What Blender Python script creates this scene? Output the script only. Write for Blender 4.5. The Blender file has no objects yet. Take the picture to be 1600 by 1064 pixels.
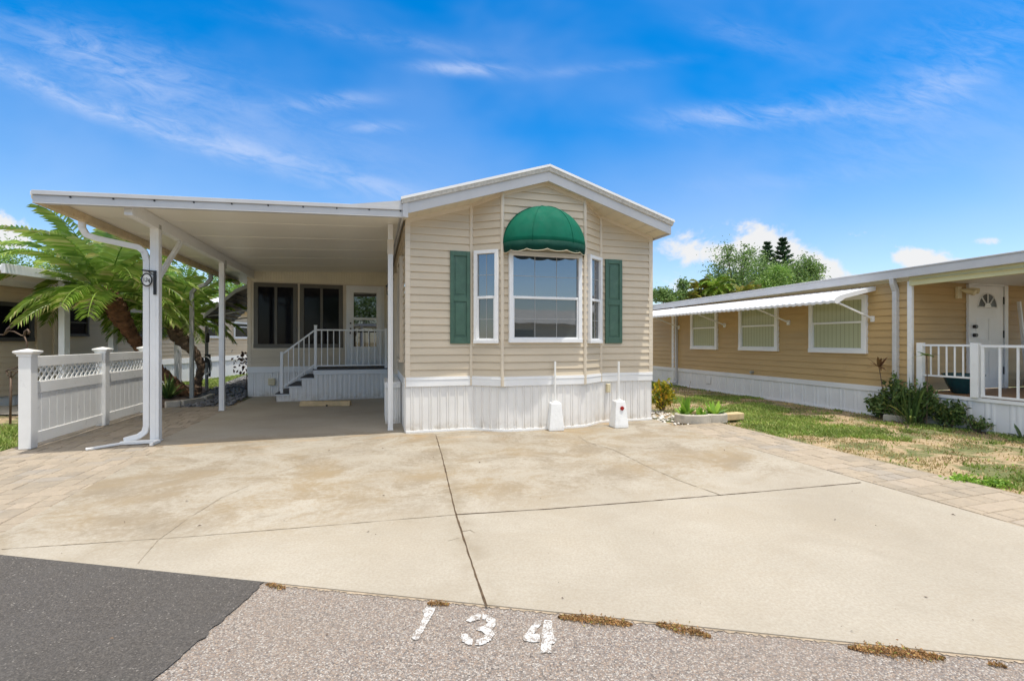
import bpy, math, random
import numpy as np
from mathutils import Vector, Matrix, noise

random.seed(11)
RNG = np.random.default_rng(5)
PI = math.pi
sc = bpy.context.scene
COL = sc.collection

# ---------------------------------------------------------------- camera, sky, sun, exposure
FPX, CAMZ = 725.0, 1.4
cam_d = bpy.data.cameras.new("camera")
cam_d.sensor_width = 36.0
cam_d.lens = FPX / 1600.0 * 36.0
cam_d.clip_start = 0.05
cam_d.clip_end = 3000.0
cam = bpy.data.objects.new("camera", cam_d)
COL.objects.link(cam)
cam.location = (0, 0, CAMZ)
cam.rotation_euler = (math.radians(90), 0, 0)
sc.camera = cam

SUN_DIR = Vector((0.190, -0.131, 1.0)).normalized()
SUN_EL = math.asin(SUN_DIR.z)
SUN_AZ = math.atan2(SUN_DIR.x, SUN_DIR.y)
sun_d = bpy.data.lights.new("sun", 'SUN')
sun_d.energy = 2.9
sun_d.angle = math.radians(0.53)
sun_d.color = (1.0, 0.955, 0.87)
sun = bpy.data.objects.new("sun", sun_d)
COL.objects.link(sun)
sun.location = (10, -8, 40)
sun.rotation_euler = SUN_DIR.to_track_quat('Z', 'Y').to_euler()

sc.view_settings.view_transform = 'Standard'
sc.view_settings.look = 'None'
sc.view_settings.gamma = 1.0
sc.view_settings.use_curve_mapping = False
sc.view_settings.exposure = 0.45
sc.cycles.max_bounces = 8
sc.cycles.diffuse_bounces = 5

SKY_STRENGTH = 0.15


class NT:
    """tiny helper to wire nodes"""
    def __init__(self, tree):
        self.t = tree
        tree.nodes.clear()

    def n(self, typ, **kw):
        nd = self.t.nodes.new(typ)
        for k, v in kw.items():
            setattr(nd, k, v)
        return nd

    def link(self, a, b):
        self.t.links.new(a, b)

    def put(self, sock, val):
        if hasattr(val, 'is_linked') or hasattr(val, 'links'):
            self.link(val, sock)
        else:
            sock.default_value = val

    def m(self, op, a, b=None, c=None, clamp=False):
        nd = self.n('ShaderNodeMath', operation=op, use_clamp=clamp)
        self.put(nd.inputs[0], a)
        if b is not None:
            self.put(nd.inputs[1], b)
        if c is not None:
            self.put(nd.inputs[2], c)
        return nd.outputs[0]

    def noise(self, vec, scale, detail=4, rough=0.55, dist=0.0):
        nd = self.n('ShaderNodeTexNoise')
        if vec is not None:
            self.link(vec, nd.inputs['Vector'])
        nd.inputs['Scale'].default_value = scale
        nd.inputs['Detail'].default_value = detail
        nd.inputs['Roughness'].default_value = rough
        nd.inputs['Distortion'].default_value = dist
        return nd.outputs['Fac']

    def mapr(self, v, a, b, c=0.0, d=1.0, smooth=True):
        nd = self.n('ShaderNodeMapRange')
        nd.interpolation_type = 'SMOOTHSTEP' if smooth else 'LINEAR'
        self.put(nd.inputs['Value'], v)
        nd.inputs['From Min'].default_value = a
        nd.inputs['From Max'].default_value = b
        nd.inputs['To Min'].default_value = c
        nd.inputs['To Max'].default_value = d
        return nd.outputs[0]

    def mix(self, fac, a, b, blend='MIX'):
        nd = self.n('ShaderNodeMix', data_type='RGBA', blend_type=blend)
        self.put(nd.inputs[0], fac)
        self.put(nd.inputs[6], a if not isinstance(a, tuple) else tuple(a) + (1.0,) * (4 - len(a)))
        self.put(nd.inputs[7], b if not isinstance(b, tuple) else tuple(b) + (1.0,) * (4 - len(b)))
        return nd.outputs[2]

    def ramp(self, fac, stops, interp='LINEAR'):
        nd = self.n('ShaderNodeValToRGB')
        cr = nd.color_ramp
        cr.interpolation = interp
        while len(cr.elements) > 1:
            cr.elements.remove(cr.elements[-1])
        for i, (p, c) in enumerate(stops):
            e = cr.elements[0] if i == 0 else cr.elements.new(p)
            e.position = p
            e.color = tuple(c) + (1.0,)
        self.link(fac, nd.inputs[0])
        return nd.outputs[0]

    def xyz(self, x, y, z):
        nd = self.n('ShaderNodeCombineXYZ')
        self.put(nd.inputs[0], x)
        self.put(nd.inputs[1], y)
        self.put(nd.inputs[2], z)
        return nd.outputs[0]


world = bpy.data.worlds.new("World")
sc.world = world
world.use_nodes = True
w = NT(world.node_tree)
tc = w.n('ShaderNodeTexCoord')
sep = w.n('ShaderNodeSeparateXYZ')
w.link(tc.outputs['Generated'], sep.inputs[0])
sky = w.n('ShaderNodeTexSky', sky_type='NISHITA')
sky.sun_disc = False
sky.sun_elevation = SUN_EL
sky.sun_rotation = SUN_AZ
sky.altitude = 0
sky.air_density = 1.0
sky.dust_density = 0.3
sky.ozone_density = 4.0
hs = w.n('ShaderNodeHueSaturation')


w.link(sky.outputs[0], hs.inputs['Color'])
w.link(w.mapr(sep.outputs[2], 0.02, 0.55, 0.92, 1.66, False), hs.inputs['Saturation'])
w.link(w.mapr(sep.outputs[2], 0.02, 0.40, 0.86, 1.05, False), hs.inputs['Value'])
# direction seen towards the north half of the sky, as tangents (right, up)
yy = w.m('MAXIMUM', sep.outputs[1], 0.04)
A = w.m('DIVIDE', sep.outputs[0], yy)
B = w.m('DIVIDE', sep.outputs[2], yy)
front = w.mapr(sep.outputs[1], 0.05, 0.2)


def sky_blob(px, py, sx, sy, rot, amp):
    ca, sa = math.cos(math.radians(rot)), math.sin(math.radians(rot))
    da = w.m('SUBTRACT', A, (px - 800) / FPX)
    db = w.m('SUBTRACT', B, (532 - py) / FPX)
    p = w.m('ADD', w.m('MULTIPLY', da, ca * FPX / sx), w.m('MULTIPLY', db, sa * FPX / sx))
    q = w.m('ADD', w.m('MULTIPLY', da, -sa * FPX / sy), w.m('MULTIPLY', db, ca * FPX / sy))
    r2 = w.m('ADD', w.m('MULTIPLY', p, p), w.m('MULTIPLY', q, q))
    return w.m('MULTIPLY', w.m('EXPONENT', w.m('MULTIPLY', r2, -1.0)), amp)


def total(lst):
    s = lst[0]
    for x in lst[1:]:
        s = w.m('ADD', s, x)
    return s


cirrus = total([sky_blob(*b) for b in [
    (60, 130, 150, 16, -24, .55), (215, 190, 190, 17, -19, .75), (400, 240, 190, 20, -20, .5), (590, 290, 160, 16, -17, .55),
    (120, 70, 180, 40, -12, .45), (200, 120, 110, 34, -20, .45), (380, 180, 260, 45, -18, .28),
    (520, 159, 62, 13, 4, .75), (585, 199, 48, 9, 0, .65), (725, 108, 66, 10, -3, .95), (600, 60, 190, 14, -9, .25),
    (1150, 180, 120, 18, 4, .75), (1330, 170, 190, 24, 6, .4), (1480, 130, 110, 34, 24, .55), (1180, 60, 90, 20, -15, .3),
    (1420, 220, 190, 46, 10, .25), (930, 108, 130, 8, 6, .25), (1250, 280, 240, 14, 4, .15), (1520, 60, 190, 60, 20, .28)]])
vecA = w.xyz(w.m('MULTIPLY', A, 1.0), w.m('ADD', w.m('MULTIPLY', B, 3.6), w.m('MULTIPLY', A, 0.9)), 0.0)
n1 = w.noise(vecA, 3.2, 8, 0.62, 0.6)
n2 = w.noise(w.xyz(A, w.m('ADD', w.m('MULTIPLY', B, 3.0), w.m('MULTIPLY', A, 0.8)), 0.3), 11.0, 10, 0.68, 0.7)
cir = w.m('MULTIPLY', cirrus, w.mapr(w.m('ADD', w.m('MULTIPLY', n1, .5), w.m('MULTIPLY', n2, .5)), 0.33, 0.66))
veil = w.m('MULTIPLY', w.mapr(w.noise(w.xyz(A, w.m('MULTIPLY', B, 1.6), 2.0), 1.7, 4, .5, .3), 0.36, 0.70), 0.26)
cir = w.m('MULTIPLY', w.m('ADD', cir, veil), front)

cumulus = total([sky_blob(*b) for b in [
    (1075, 385, 46, 26, 0, 1.0), (1195, 385, 66, 34, -6, 1.15), (1250, 405, 40, 26, 0, .8), (1130, 402, 60, 20, 0, .7),
    (1300, 428, 46, 22, -14, .9), (1440, 404, 46, 17, -4, 1.0), (1420, 400, 24, 16, 0, .5), (1352, 368, 26, 8, 0, .62), (1548, 377, 30, 7, 0, .5),
    (12, 368, 40, 24, -10, 1.15), (-40, 360, 60, 34, -10, 1.1), (1500, 425, 90, 20, 0, .5), (1130, 445, 120, 26, 0, .55)]])
n3 = w.noise(w.xyz(A, w.m('MULTIPLY', B, 1.3), 0.7), 13.0, 8, 0.62, 0.25)
cum = w.mapr(w.m('ADD', cumulus, w.m('MULTIPLY', w.m('SUBTRACT', n3, 0.5), 2.8)), 0.36, 0.98)
cum = w.m('MULTIPLY', w.m('MULTIPLY', w.m('MULTIPLY', cum, front), w.mapr(cumulus, .10, .40)), 0.95)
# a few clouds on the south side too (they show in the window panes)
nb = w.noise(tc.outputs['Generated'], 3.0, 8, 0.6, 0.4)
lowc = w.m('MULTIPLY', w.m('MULTIPLY', w.mapr(nb, 0.56, 0.8), w.mapr(sep.outputs[2], 0.3, 0.05)), w.m('SUBTRACT', 1.0, front))
# broad bright cloud added overhead and behind the viewer, unseen, as fill light
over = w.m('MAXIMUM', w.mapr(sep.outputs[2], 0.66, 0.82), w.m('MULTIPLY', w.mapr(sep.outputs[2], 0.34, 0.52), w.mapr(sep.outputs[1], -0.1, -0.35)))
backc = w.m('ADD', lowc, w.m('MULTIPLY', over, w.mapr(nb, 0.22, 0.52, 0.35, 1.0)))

K = 1.0 / SKY_STRENGTH
c1 = w.mix(w.m('MULTIPLY', cir, 0.62, clamp=True), hs.outputs[0], (0.50 * K, 0.57 * K, 0.74 * K))
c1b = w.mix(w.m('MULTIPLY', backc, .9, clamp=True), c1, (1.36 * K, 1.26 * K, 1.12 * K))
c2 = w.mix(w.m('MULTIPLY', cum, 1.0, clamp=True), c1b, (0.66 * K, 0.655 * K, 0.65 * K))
bg = w.n('ShaderNodeBackground')
bg.inputs['Strength'].default_value = SKY_STRENGTH
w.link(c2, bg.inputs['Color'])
wo = w.n('ShaderNodeOutputWorld')
w.link(bg.outputs[0], wo.inputs['Surface'])

# ---------------------------------------------------------------- frames and points
HROT = math.radians(16.5)
HC, HS = math.cos(HROT), math.sin(HROT)
HX, HY = -1.60, 7.0


def H(u, v, z=0.0):
    """home frame -> world"""
    return Vector((HX + u * HC - v * HS, HY + u * HS + v * HC, z))


def toH(x, y):
    dx, dy = x - HX, y - HY
    return dx * HC + dy * HS, -dx * HS + dy * HC


def G(px, py):
    """ground point seen at a photograph pixel (only used to read off a layout)"""
    d = FPX * CAMZ / (py - 532.0)
    return ((px - 800.0) / FPX * d, d)


# ---------------------------------------------------------------- materials
def rgb(c):
    return tuple(c) + (1.0,) if len(c) == 3 else c


def material(name):
    m = bpy.data.materials.new(name)
    m.use_nodes = True
    t = NT(m.node_tree)
    out = t.n('ShaderNodeOutputMaterial')
    bs = t.n('ShaderNodeBsdfPrincipled')
    t.link(bs.outputs[0], out.inputs[0])
    geo = t.n('ShaderNodeNewGeometry')
    return m, t, bs, geo


def paint(name, col, rough=.45, var=.06, scale=2.0, dirt=None, dirt_amt=0.0, bump=0.0, bscale=60, island=0.0, spec=.5, metal=0.0, rvar=True):
    m, t, bs, geo = material(name)
    P = geo.outputs['Position']
    f = t.noise(P, scale, 6, .6)
    lo = tuple(c * (1 - var) for c in col)
    hi = tuple(min(1, c * (1 + var)) for c in col)
    c = t.mix(t.mapr(f, .3, .7), lo, hi)
    if dirt:
        d = t.noise(P, 5.5, 8, .7, .3)
        c = t.mix(t.m('MULTIPLY', t.mapr(d, .52, .78), dirt_amt), c, tuple(dirt))
    if island:
        v = t.mapr(geo.outputs['Random Per Island'], 0, 1, 1 - island, 1 + island, False)
        hsn = t.n('ShaderNodeHueSaturation')
        t.link(c, hsn.inputs['Color'])
        t.link(v, hsn.inputs['Value'])
        c = hsn.outputs[0]
    t.link(c, bs.inputs['Base Color'])
    if rvar:
        rv = t.mapr(t.noise(P, 9.0, 4), .3, .7, max(0, rough - .08), min(1, rough + .08))
        t.link(rv, bs.inputs['Roughness'])
    else:
        bs.inputs['Roughness'].default_value = rough
    bs.inputs['Metallic'].default_value = metal
    bs.inputs['Specular IOR Level'].default_value = spec
    if bump:
        bn = t.n('ShaderNodeBump')
        bn.inputs['Strength'].default_value = bump
        bn.inputs['Distance'].default_value = .01
        t.link(t.noise(P, bscale, 4), bn.inputs['Height'])
        t.link(bn.outputs[0], bs.inputs['Normal'])
    return m


def leaf_mat(name, c1, c2, c3=None, trans=.35, rough=.5, pscale=1.2):
    m, t, bs, geo = material(name)
    r = geo.outputs['Random Per Island']
    stops = [(0.0, c1), (1.0, c2)] if c3 is None else [(0.0, c1), (0.82, c2), (1.0, c3)]
    c = t.ramp(r, stops)
    f = t.mapr(t.noise(geo.outputs['Position'], pscale, 3), .3, .7, .72, 1.25)
    hsn = t.n('ShaderNodeHueSaturation')
    t.link(c, hsn.inputs['Color'])
    t.link(f, hsn.inputs['Value'])
    t.link(hsn.outputs[0], bs.inputs['Base Color'])
    bs.inputs['Roughness'].default_value = rough
    tr = t.n('ShaderNodeBsdfTranslucent')
    t.link(hsn.outputs[0], tr.inputs['Color'])
    mx = t.n('ShaderNodeMixShader')
    mx.inputs[0].default_value = trans
    t.link(bs.outputs[0], mx.inputs[1])
    t.link(tr.outputs[0], mx.inputs[2])
    out = [n for n in t.t.nodes if n.type == 'OUTPUT_MATERIAL'][0]
    t.link(mx.outputs[0], out.inputs[0])
    return m


def house_uv(t, P):
    """position turned into the home's own axes (u along the front, v into the lot)"""
    mp = t.n('ShaderNodeVectorRotate', rotation_type='Z_AXIS')
    mp.inputs['Center'].default_value = (HX, HY, 0)
    mp.inputs['Angle'].default_value = -HROT
    t.link(P, mp.inputs['Vector'])
    s = t.n('ShaderNodeSeparateXYZ')
    t.link(mp.outputs[0], s.inputs[0])
    return t.m('SUBTRACT', s.outputs[0], HX), t.m('SUBTRACT', s.outputs[1], HY), mp.outputs[0]


def skirt_mat(name, col):
    m = paint(name, col, .45, .04, 1.5, dirt=(.5, .45, .36), dirt_amt=.12)
    nt = m.node_tree
    t = NT.__new__(NT)
    t.t = nt
    bs = [n for n in nt.nodes if n.type == 'BSDF_PRINCIPLED'][0]
    geo = [n for n in nt.nodes if n.type == 'NEW_GEOMETRY'][0]
    src = bs.inputs['Base Color'].links[0].from_socket
    sp = t.n('ShaderNodeSeparateXYZ')
    t.link(geo.outputs['Position'], sp.inputs[0])
    f = t.m('MULTIPLY', t.mapr(sp.outputs[2], .24, .0), t.mapr(t.noise(geo.outputs['Position'], 7, 8, .75, .3), .38, .68))
    c = t.mix(t.m('MULTIPLY', f, .6), src, (.40, .32, .21))
    t.link(c, bs.inputs['Base Color'])
    return m


def concrete_mat():
    m, t, bs, geo = material("driveway_concrete")
    P = geo.outputs['Position']
    u, v, vec = house_uv(t, P)
    base = t.mix(t.mapr(t.noise(P, .9, 6, .6), .3, .7), (.378, .345, .284), (.446, .411, .344))
    # algae and tyre stains: broad blotches, denser on the half of the slab by the home
    band = t.m('MULTIPLY', t.mapr(v, -3.75, -2.9), t.mapr(v, .8, -.3))
    st = t.noise(t.xyz(t.m('MULTIPLY', u, .9), t.m('MULTIPLY', v, 1.15), 0.0), 1.25, 10, .74, .6)
    grain = t.noise(P, 22, 9, .75)
    st = t.m('ADD', st, t.m('MULTIPLY', t.m('SUBTRACT', grain, .5), .50))
    s1 = t.m('MULTIPLY', t.mapr(st, .38, .63), t.m('ADD', t.m('MULTIPLY', band, .70), .17))
    tone = t.mix(t.mapr(t.noise(P, .8, 3), .35, .65), (.225, .185, .13), (.29, .215, .115))
    base = t.mix(s1, base, tone)
    st2 = t.m('ADD', t.noise(P, 2.3, 9, .72, .8), t.m('MULTIPLY', t.m('SUBTRACT', grain, .5), .25))
    base = t.mix(t.m('MULTIPLY', t.mapr(st2, .54, .74), t.m('ADD', t.m('MULTIPLY', band, .40), .10)), base, (.175, .15, .105))
    dj = t.m('DIVIDE', t.m('SUBTRACT', u, t.m('ADD', .43, t.m('MULTIPLY', v, .067))), .10)
    jd = t.m('EXPONENT', t.m('MULTIPLY', t.m('MULTIPLY', dj, dj), -1.0))
    jd = t.m('MULTIPLY', t.m('MULTIPLY', jd, t.mapr(t.noise(P, 3.0, 8, .7), .40, .66)), t.mapr(v, .2, -.2))
    base = t.mix(t.m('MULTIPLY', jd, .55), base, (.22, .18, .12))
    rust = t.noise(t.xyz(u, t.m('MULTIPLY', v, 2.0), 3.0), 1.6, 6, .6, .3)
    nearh = t.m('MULTIPLY', t.mapr(v, -1.0, -.35), t.mapr(v, .3, .0))
    base = t.mix(t.m('MULTIPLY', t.mapr(rust, .48, .7), t.m('MULTIPLY', nearh, .5)), base, (.46, .29, .13))
    wh = t.noise(P, 1.4, 7, .6, .5)
    base = t.mix(t.m('MULTIPLY', t.mapr(wh, .60, .76), .45), base, (.49, .435, .355))
    fine = t.noise(P, 60, 6, .7)
    base = t.mix(t.mapr(fine, .25, .75, 0, .55), base, (.26, .215, .16))
    spk = t.n('ShaderNodeTexVoronoi')
    spk.inputs['Scale'].default_value = 55
    t.link(P, spk.inputs['Vector'])
    base = t.mix(t.m('MULTIPLY', t.mapr(spk.outputs['Distance'], .16, .06), t.mapr(fine, .52, .62)), base, (.56, .51, .43))
    t.link(base, bs.inputs['Base Color'])
    bs.inputs['Roughness'].default_value = .88
    bs.inputs['Specular IOR Level'].default_value = .25
    bn = t.n('ShaderNodeBump')
    bn.inputs['Strength'].default_value = .35
    bn.inputs['Distance'].default_value = .004
    t.link(t.noise(P, 90, 6, .7), bn.inputs['Height'])
    t.link(bn.outputs[0], bs.inputs['Normal'])
    return m


def aggregate_mat():
    m, t, bs, geo = material("exposed_aggregate")
    P = geo.outputs['Position']
    vo = t.n('ShaderNodeTexVoronoi')
    vo.inputs['Scale'].default_value = 140
    t.link(P, vo.inputs['Vector'])
    sp = t.n('ShaderNodeSeparateColor')
    t.link(vo.outputs['Color'], sp.inputs[0])
    c = t.ramp(sp.outputs[0], [(0, (.10, .085, .075)), (.14, (.23, .195, .17)), (.32, (.34, .25, .19)), (.5, (.28, .255, .24)),
                               (.68, (.42, .32, .24)), (.82, (.45, .41, .37)), (.95, (.52, .48, .43)), (1, (.66, .62, .57))])
    ed = t.mapr(vo.outputs['Distance'], .45, .75)
    c = t.mix(t.m('MULTIPLY', ed, .75), c, (.16, .145, .135))
    big = t.noise(P, 1.1, 5, .6)
    c = t.mix(t.mapr(big, .35, .7, 0, .28), c, (.32, .26, .20))
    c = t.mix(.16, c, (.04, .035, .03))
    t.link(c, bs.inputs['Base Color'])
    bs.inputs['Roughness'].default_value = .75
    bn = t.n('ShaderNodeBump')
    bn.inputs['Strength'].default_value = .8
    bn.inputs['Distance'].default_value = .006
    t.link(t.m('SUBTRACT', 1.0, vo.outputs['Distance']), bn.inputs['Height'])
    t.link(bn.outputs[0], bs.inputs['Normal'])
    return m


def asphalt_mat():
    m, t, bs, geo = material("dark_asphalt")
    P = geo.outputs['Position']
    vo = t.n('ShaderNodeTexVoronoi')
    vo.inputs['Scale'].default_value = 170
    t.link(P, vo.inputs['Vector'])
    sp = t.n('ShaderNodeSeparateColor')
    t.link(vo.outputs['Color'], sp.inputs[0])
    c = t.ramp(sp.outputs[0], [(0, (.044, .039, .034)), (.5, (.074, .066, .058)), (.95, (.105, .094, .083)), (.985, (.15, .135, .12)), (1, (.26, .24, .21))])
    b = t.noise(P, 1.7, 6, .65, .3)
    c = t.mix(t.mapr(b, .35, .7, 0, .35), c, (.085, .081, .078))
    t.link(c, bs.inputs['Base Color'])
    bs.inputs['Roughness'].default_value = .82
    bn = t.n('ShaderNodeBump')
    bn.inputs['Strength'].default_value = .7
    bn.inputs['Distance'].default_value = .005
    t.link(t.noise(P, 130, 4, .7), bn.inputs['Height'])
    t.link(bn.outputs[0], bs.inputs['Normal'])
    return m


def roadpaint_mat():
    m, t, bs, geo = material("worn_white_road_paint")
    P = geo.outputs['Position']
    vo = t.n('ShaderNodeTexVoronoi')
    vo.inputs['Scale'].default_value = 105
    t.link(P, vo.inputs['Vector'])
    n = t.noise(P, 26, 7, .75, .3)
    wear = t.mapr(t.m('ADD', n, t.m('MULTIPLY', vo.outputs['Distance'], .30)), .61, .73)
    c = t.mix(t.mapr(t.noise(P, 60, 4), .3, .7), (.46, .455, .44), (.60, .595, .58))
    c = t.mix(wear, c, (.26, .225, .195))
    t.link(c, bs.inputs['Base Color'])
    bs.inputs['Roughness'].default_value = .75
    bn = t.n('ShaderNodeBump')
    bn.inputs['Strength'].default_value = .7
    bn.inputs['Distance'].default_value = .005
    t.link(t.m('SUBTRACT', 1.0, vo.outputs['Distance']), bn.inputs['Height'])
    t.link(bn.outputs[0], bs.inputs['Normal'])
    return m


def lawn_mat():
    m, t, bs, geo = material("lawn_soil")
    P = geo.outputs['Position']
    a = t.noise(P, 1.3, 8, .65, .4)
    b = t.noise(P, 14, 6, .7)
    dry = t.mix(t.mapr(b, .3, .7), (.30, .215, .125), (.46, .355, .22))
    grn = t.mix(t.mapr(b, .3, .7), (.075, .105, .03), (.19, .19, .075))
    c = t.mix(t.mapr(a, .46, .56), dry, grn)
    t.link(c, bs.inputs['Base Color'])
    bs.inputs['Roughness'].default_value = .95
    bn = t.n('ShaderNodeBump')
    bn.inputs['Strength'].default_value = .8
    bn.inputs['Distance'].default_value = .02
    t.link(t.noise(P, 30, 6, .7), bn.inputs['Height'])
    t.link(bn.outputs[0], bs.inputs['Normal'])
    return m


def paver_mat():
    m, t, bs, geo = material("weathered_paver")
    P = geo.outputs['Position']
    c = t.ramp(geo.outputs['Random Per Island'], [(0, (.31, .265, .205)), (.3, (.37, .31, .235)), (.6, (.405, .335, .25)), (.85, (.44, .365, .28)), (1, (.34, .305, .26))])
    n = t.noise(P, 4.0, 8, .7, .3)
    c = t.mix(t.mapr(n, .42, .7, 0, .6), c, (.46, .38, .28))
    n2 = t.noise(P, 40, 6, .7)
    c = t.mix(t.mapr(n2, .4, .75, 0, .4), c, (.22, .19, .15))
    t.link(c, bs.inputs['Base Color'])
    bs.inputs['Roughness'].default_value = .9
    bn = t.n('ShaderNodeBump')
    bn.inputs['Strength'].default_value = .6
    bn.inputs['Distance'].default_value = .006
    t.link(n2, bn.inputs['Height'])
    c = t.mix(.12, c, (.02, .018, .015))
    t.link(c, bs.inputs['Base Color'])
    t.link(bn.outputs[0], bs.inputs['Normal'])
    return m


def siding_mat(name, col, var=.05):
    m, t, bs, geo = material(name)
    P = geo.outputs['Position']
    mp = t.n('ShaderNodeMapping')
    mp.inputs['Scale'].default_value = (1.2, 1.2, 6)
    t.link(P, mp.inputs['Vector'])
    f = t.noise(mp.outputs[0], 1.0, 7, .6)
    c = t.mix(t.mapr(f, .3, .7), tuple(x * (1 - var) for x in col), tuple(min(1, x * (1 + var)) for x in col))
    st = t.n('ShaderNodeMapping')
    st.inputs['Scale'].default_value = (9, 9, .7)
    t.link(P, st.inputs['Vector'])
    d = t.noise(st.outputs[0], 1.0, 6, .65)
    c = t.mix(t.mapr(d, .55, .8, 0, .22), c, tuple(x * .72 for x in col))
    t.link(c, bs.inputs['Base Color'])
    bs.inputs['Roughness'].default_value = .5
    bs.inputs['Specular IOR Level'].default_value = .35
    bn = t.n('ShaderNodeBump')
    bn.inputs['Strength'].default_value = .12
    bn.inputs['Distance'].default_value = .004
    t.link(t.noise(P, 35, 3), bn.inputs['Height'])
    t.link(bn.outputs[0], bs.inputs['Normal'])
    return m


def glass_mat(name, col=(.02, .025, .03), ior=2.6, rough=.015, wav=.0, tint=None):
    m, t, bs, geo = material(name)
    bs.inputs['Base Color'].default_value = rgb(col)
    bs.inputs['Roughness'].default_value = rough
    bs.inputs['IOR'].default_value = ior
    if wav:
        bn = t.n('ShaderNodeBump')
        bn.inputs['Strength'].default_value = wav
        bn.inputs['Distance'].default_value = .02
        t.link(t.noise(geo.outputs['Position'], 1.6, 2), bn.inputs['Height'])
        t.link(bn.outputs[0], bs.inputs['Normal'])
    return m


def blinds_mat():
    m, t, bs, geo = material("vertical_blinds_behind_glass")
    u, v, vec = house_uv(t, geo.outputs['Position'])
    wv = t.m('FRACT', t.m('MULTIPLY', v, 11.0))
    wz = t.mapr(wv, .0, .14)
    c = t.mix(wz, (.13, .14, .075), (.42, .44, .27))
    t.link(c, bs.inputs['Base Color'])
    bs.inputs['Roughness'].default_value = .08
    bs.inputs['IOR'].default_value = 1.6
    return m


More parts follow.
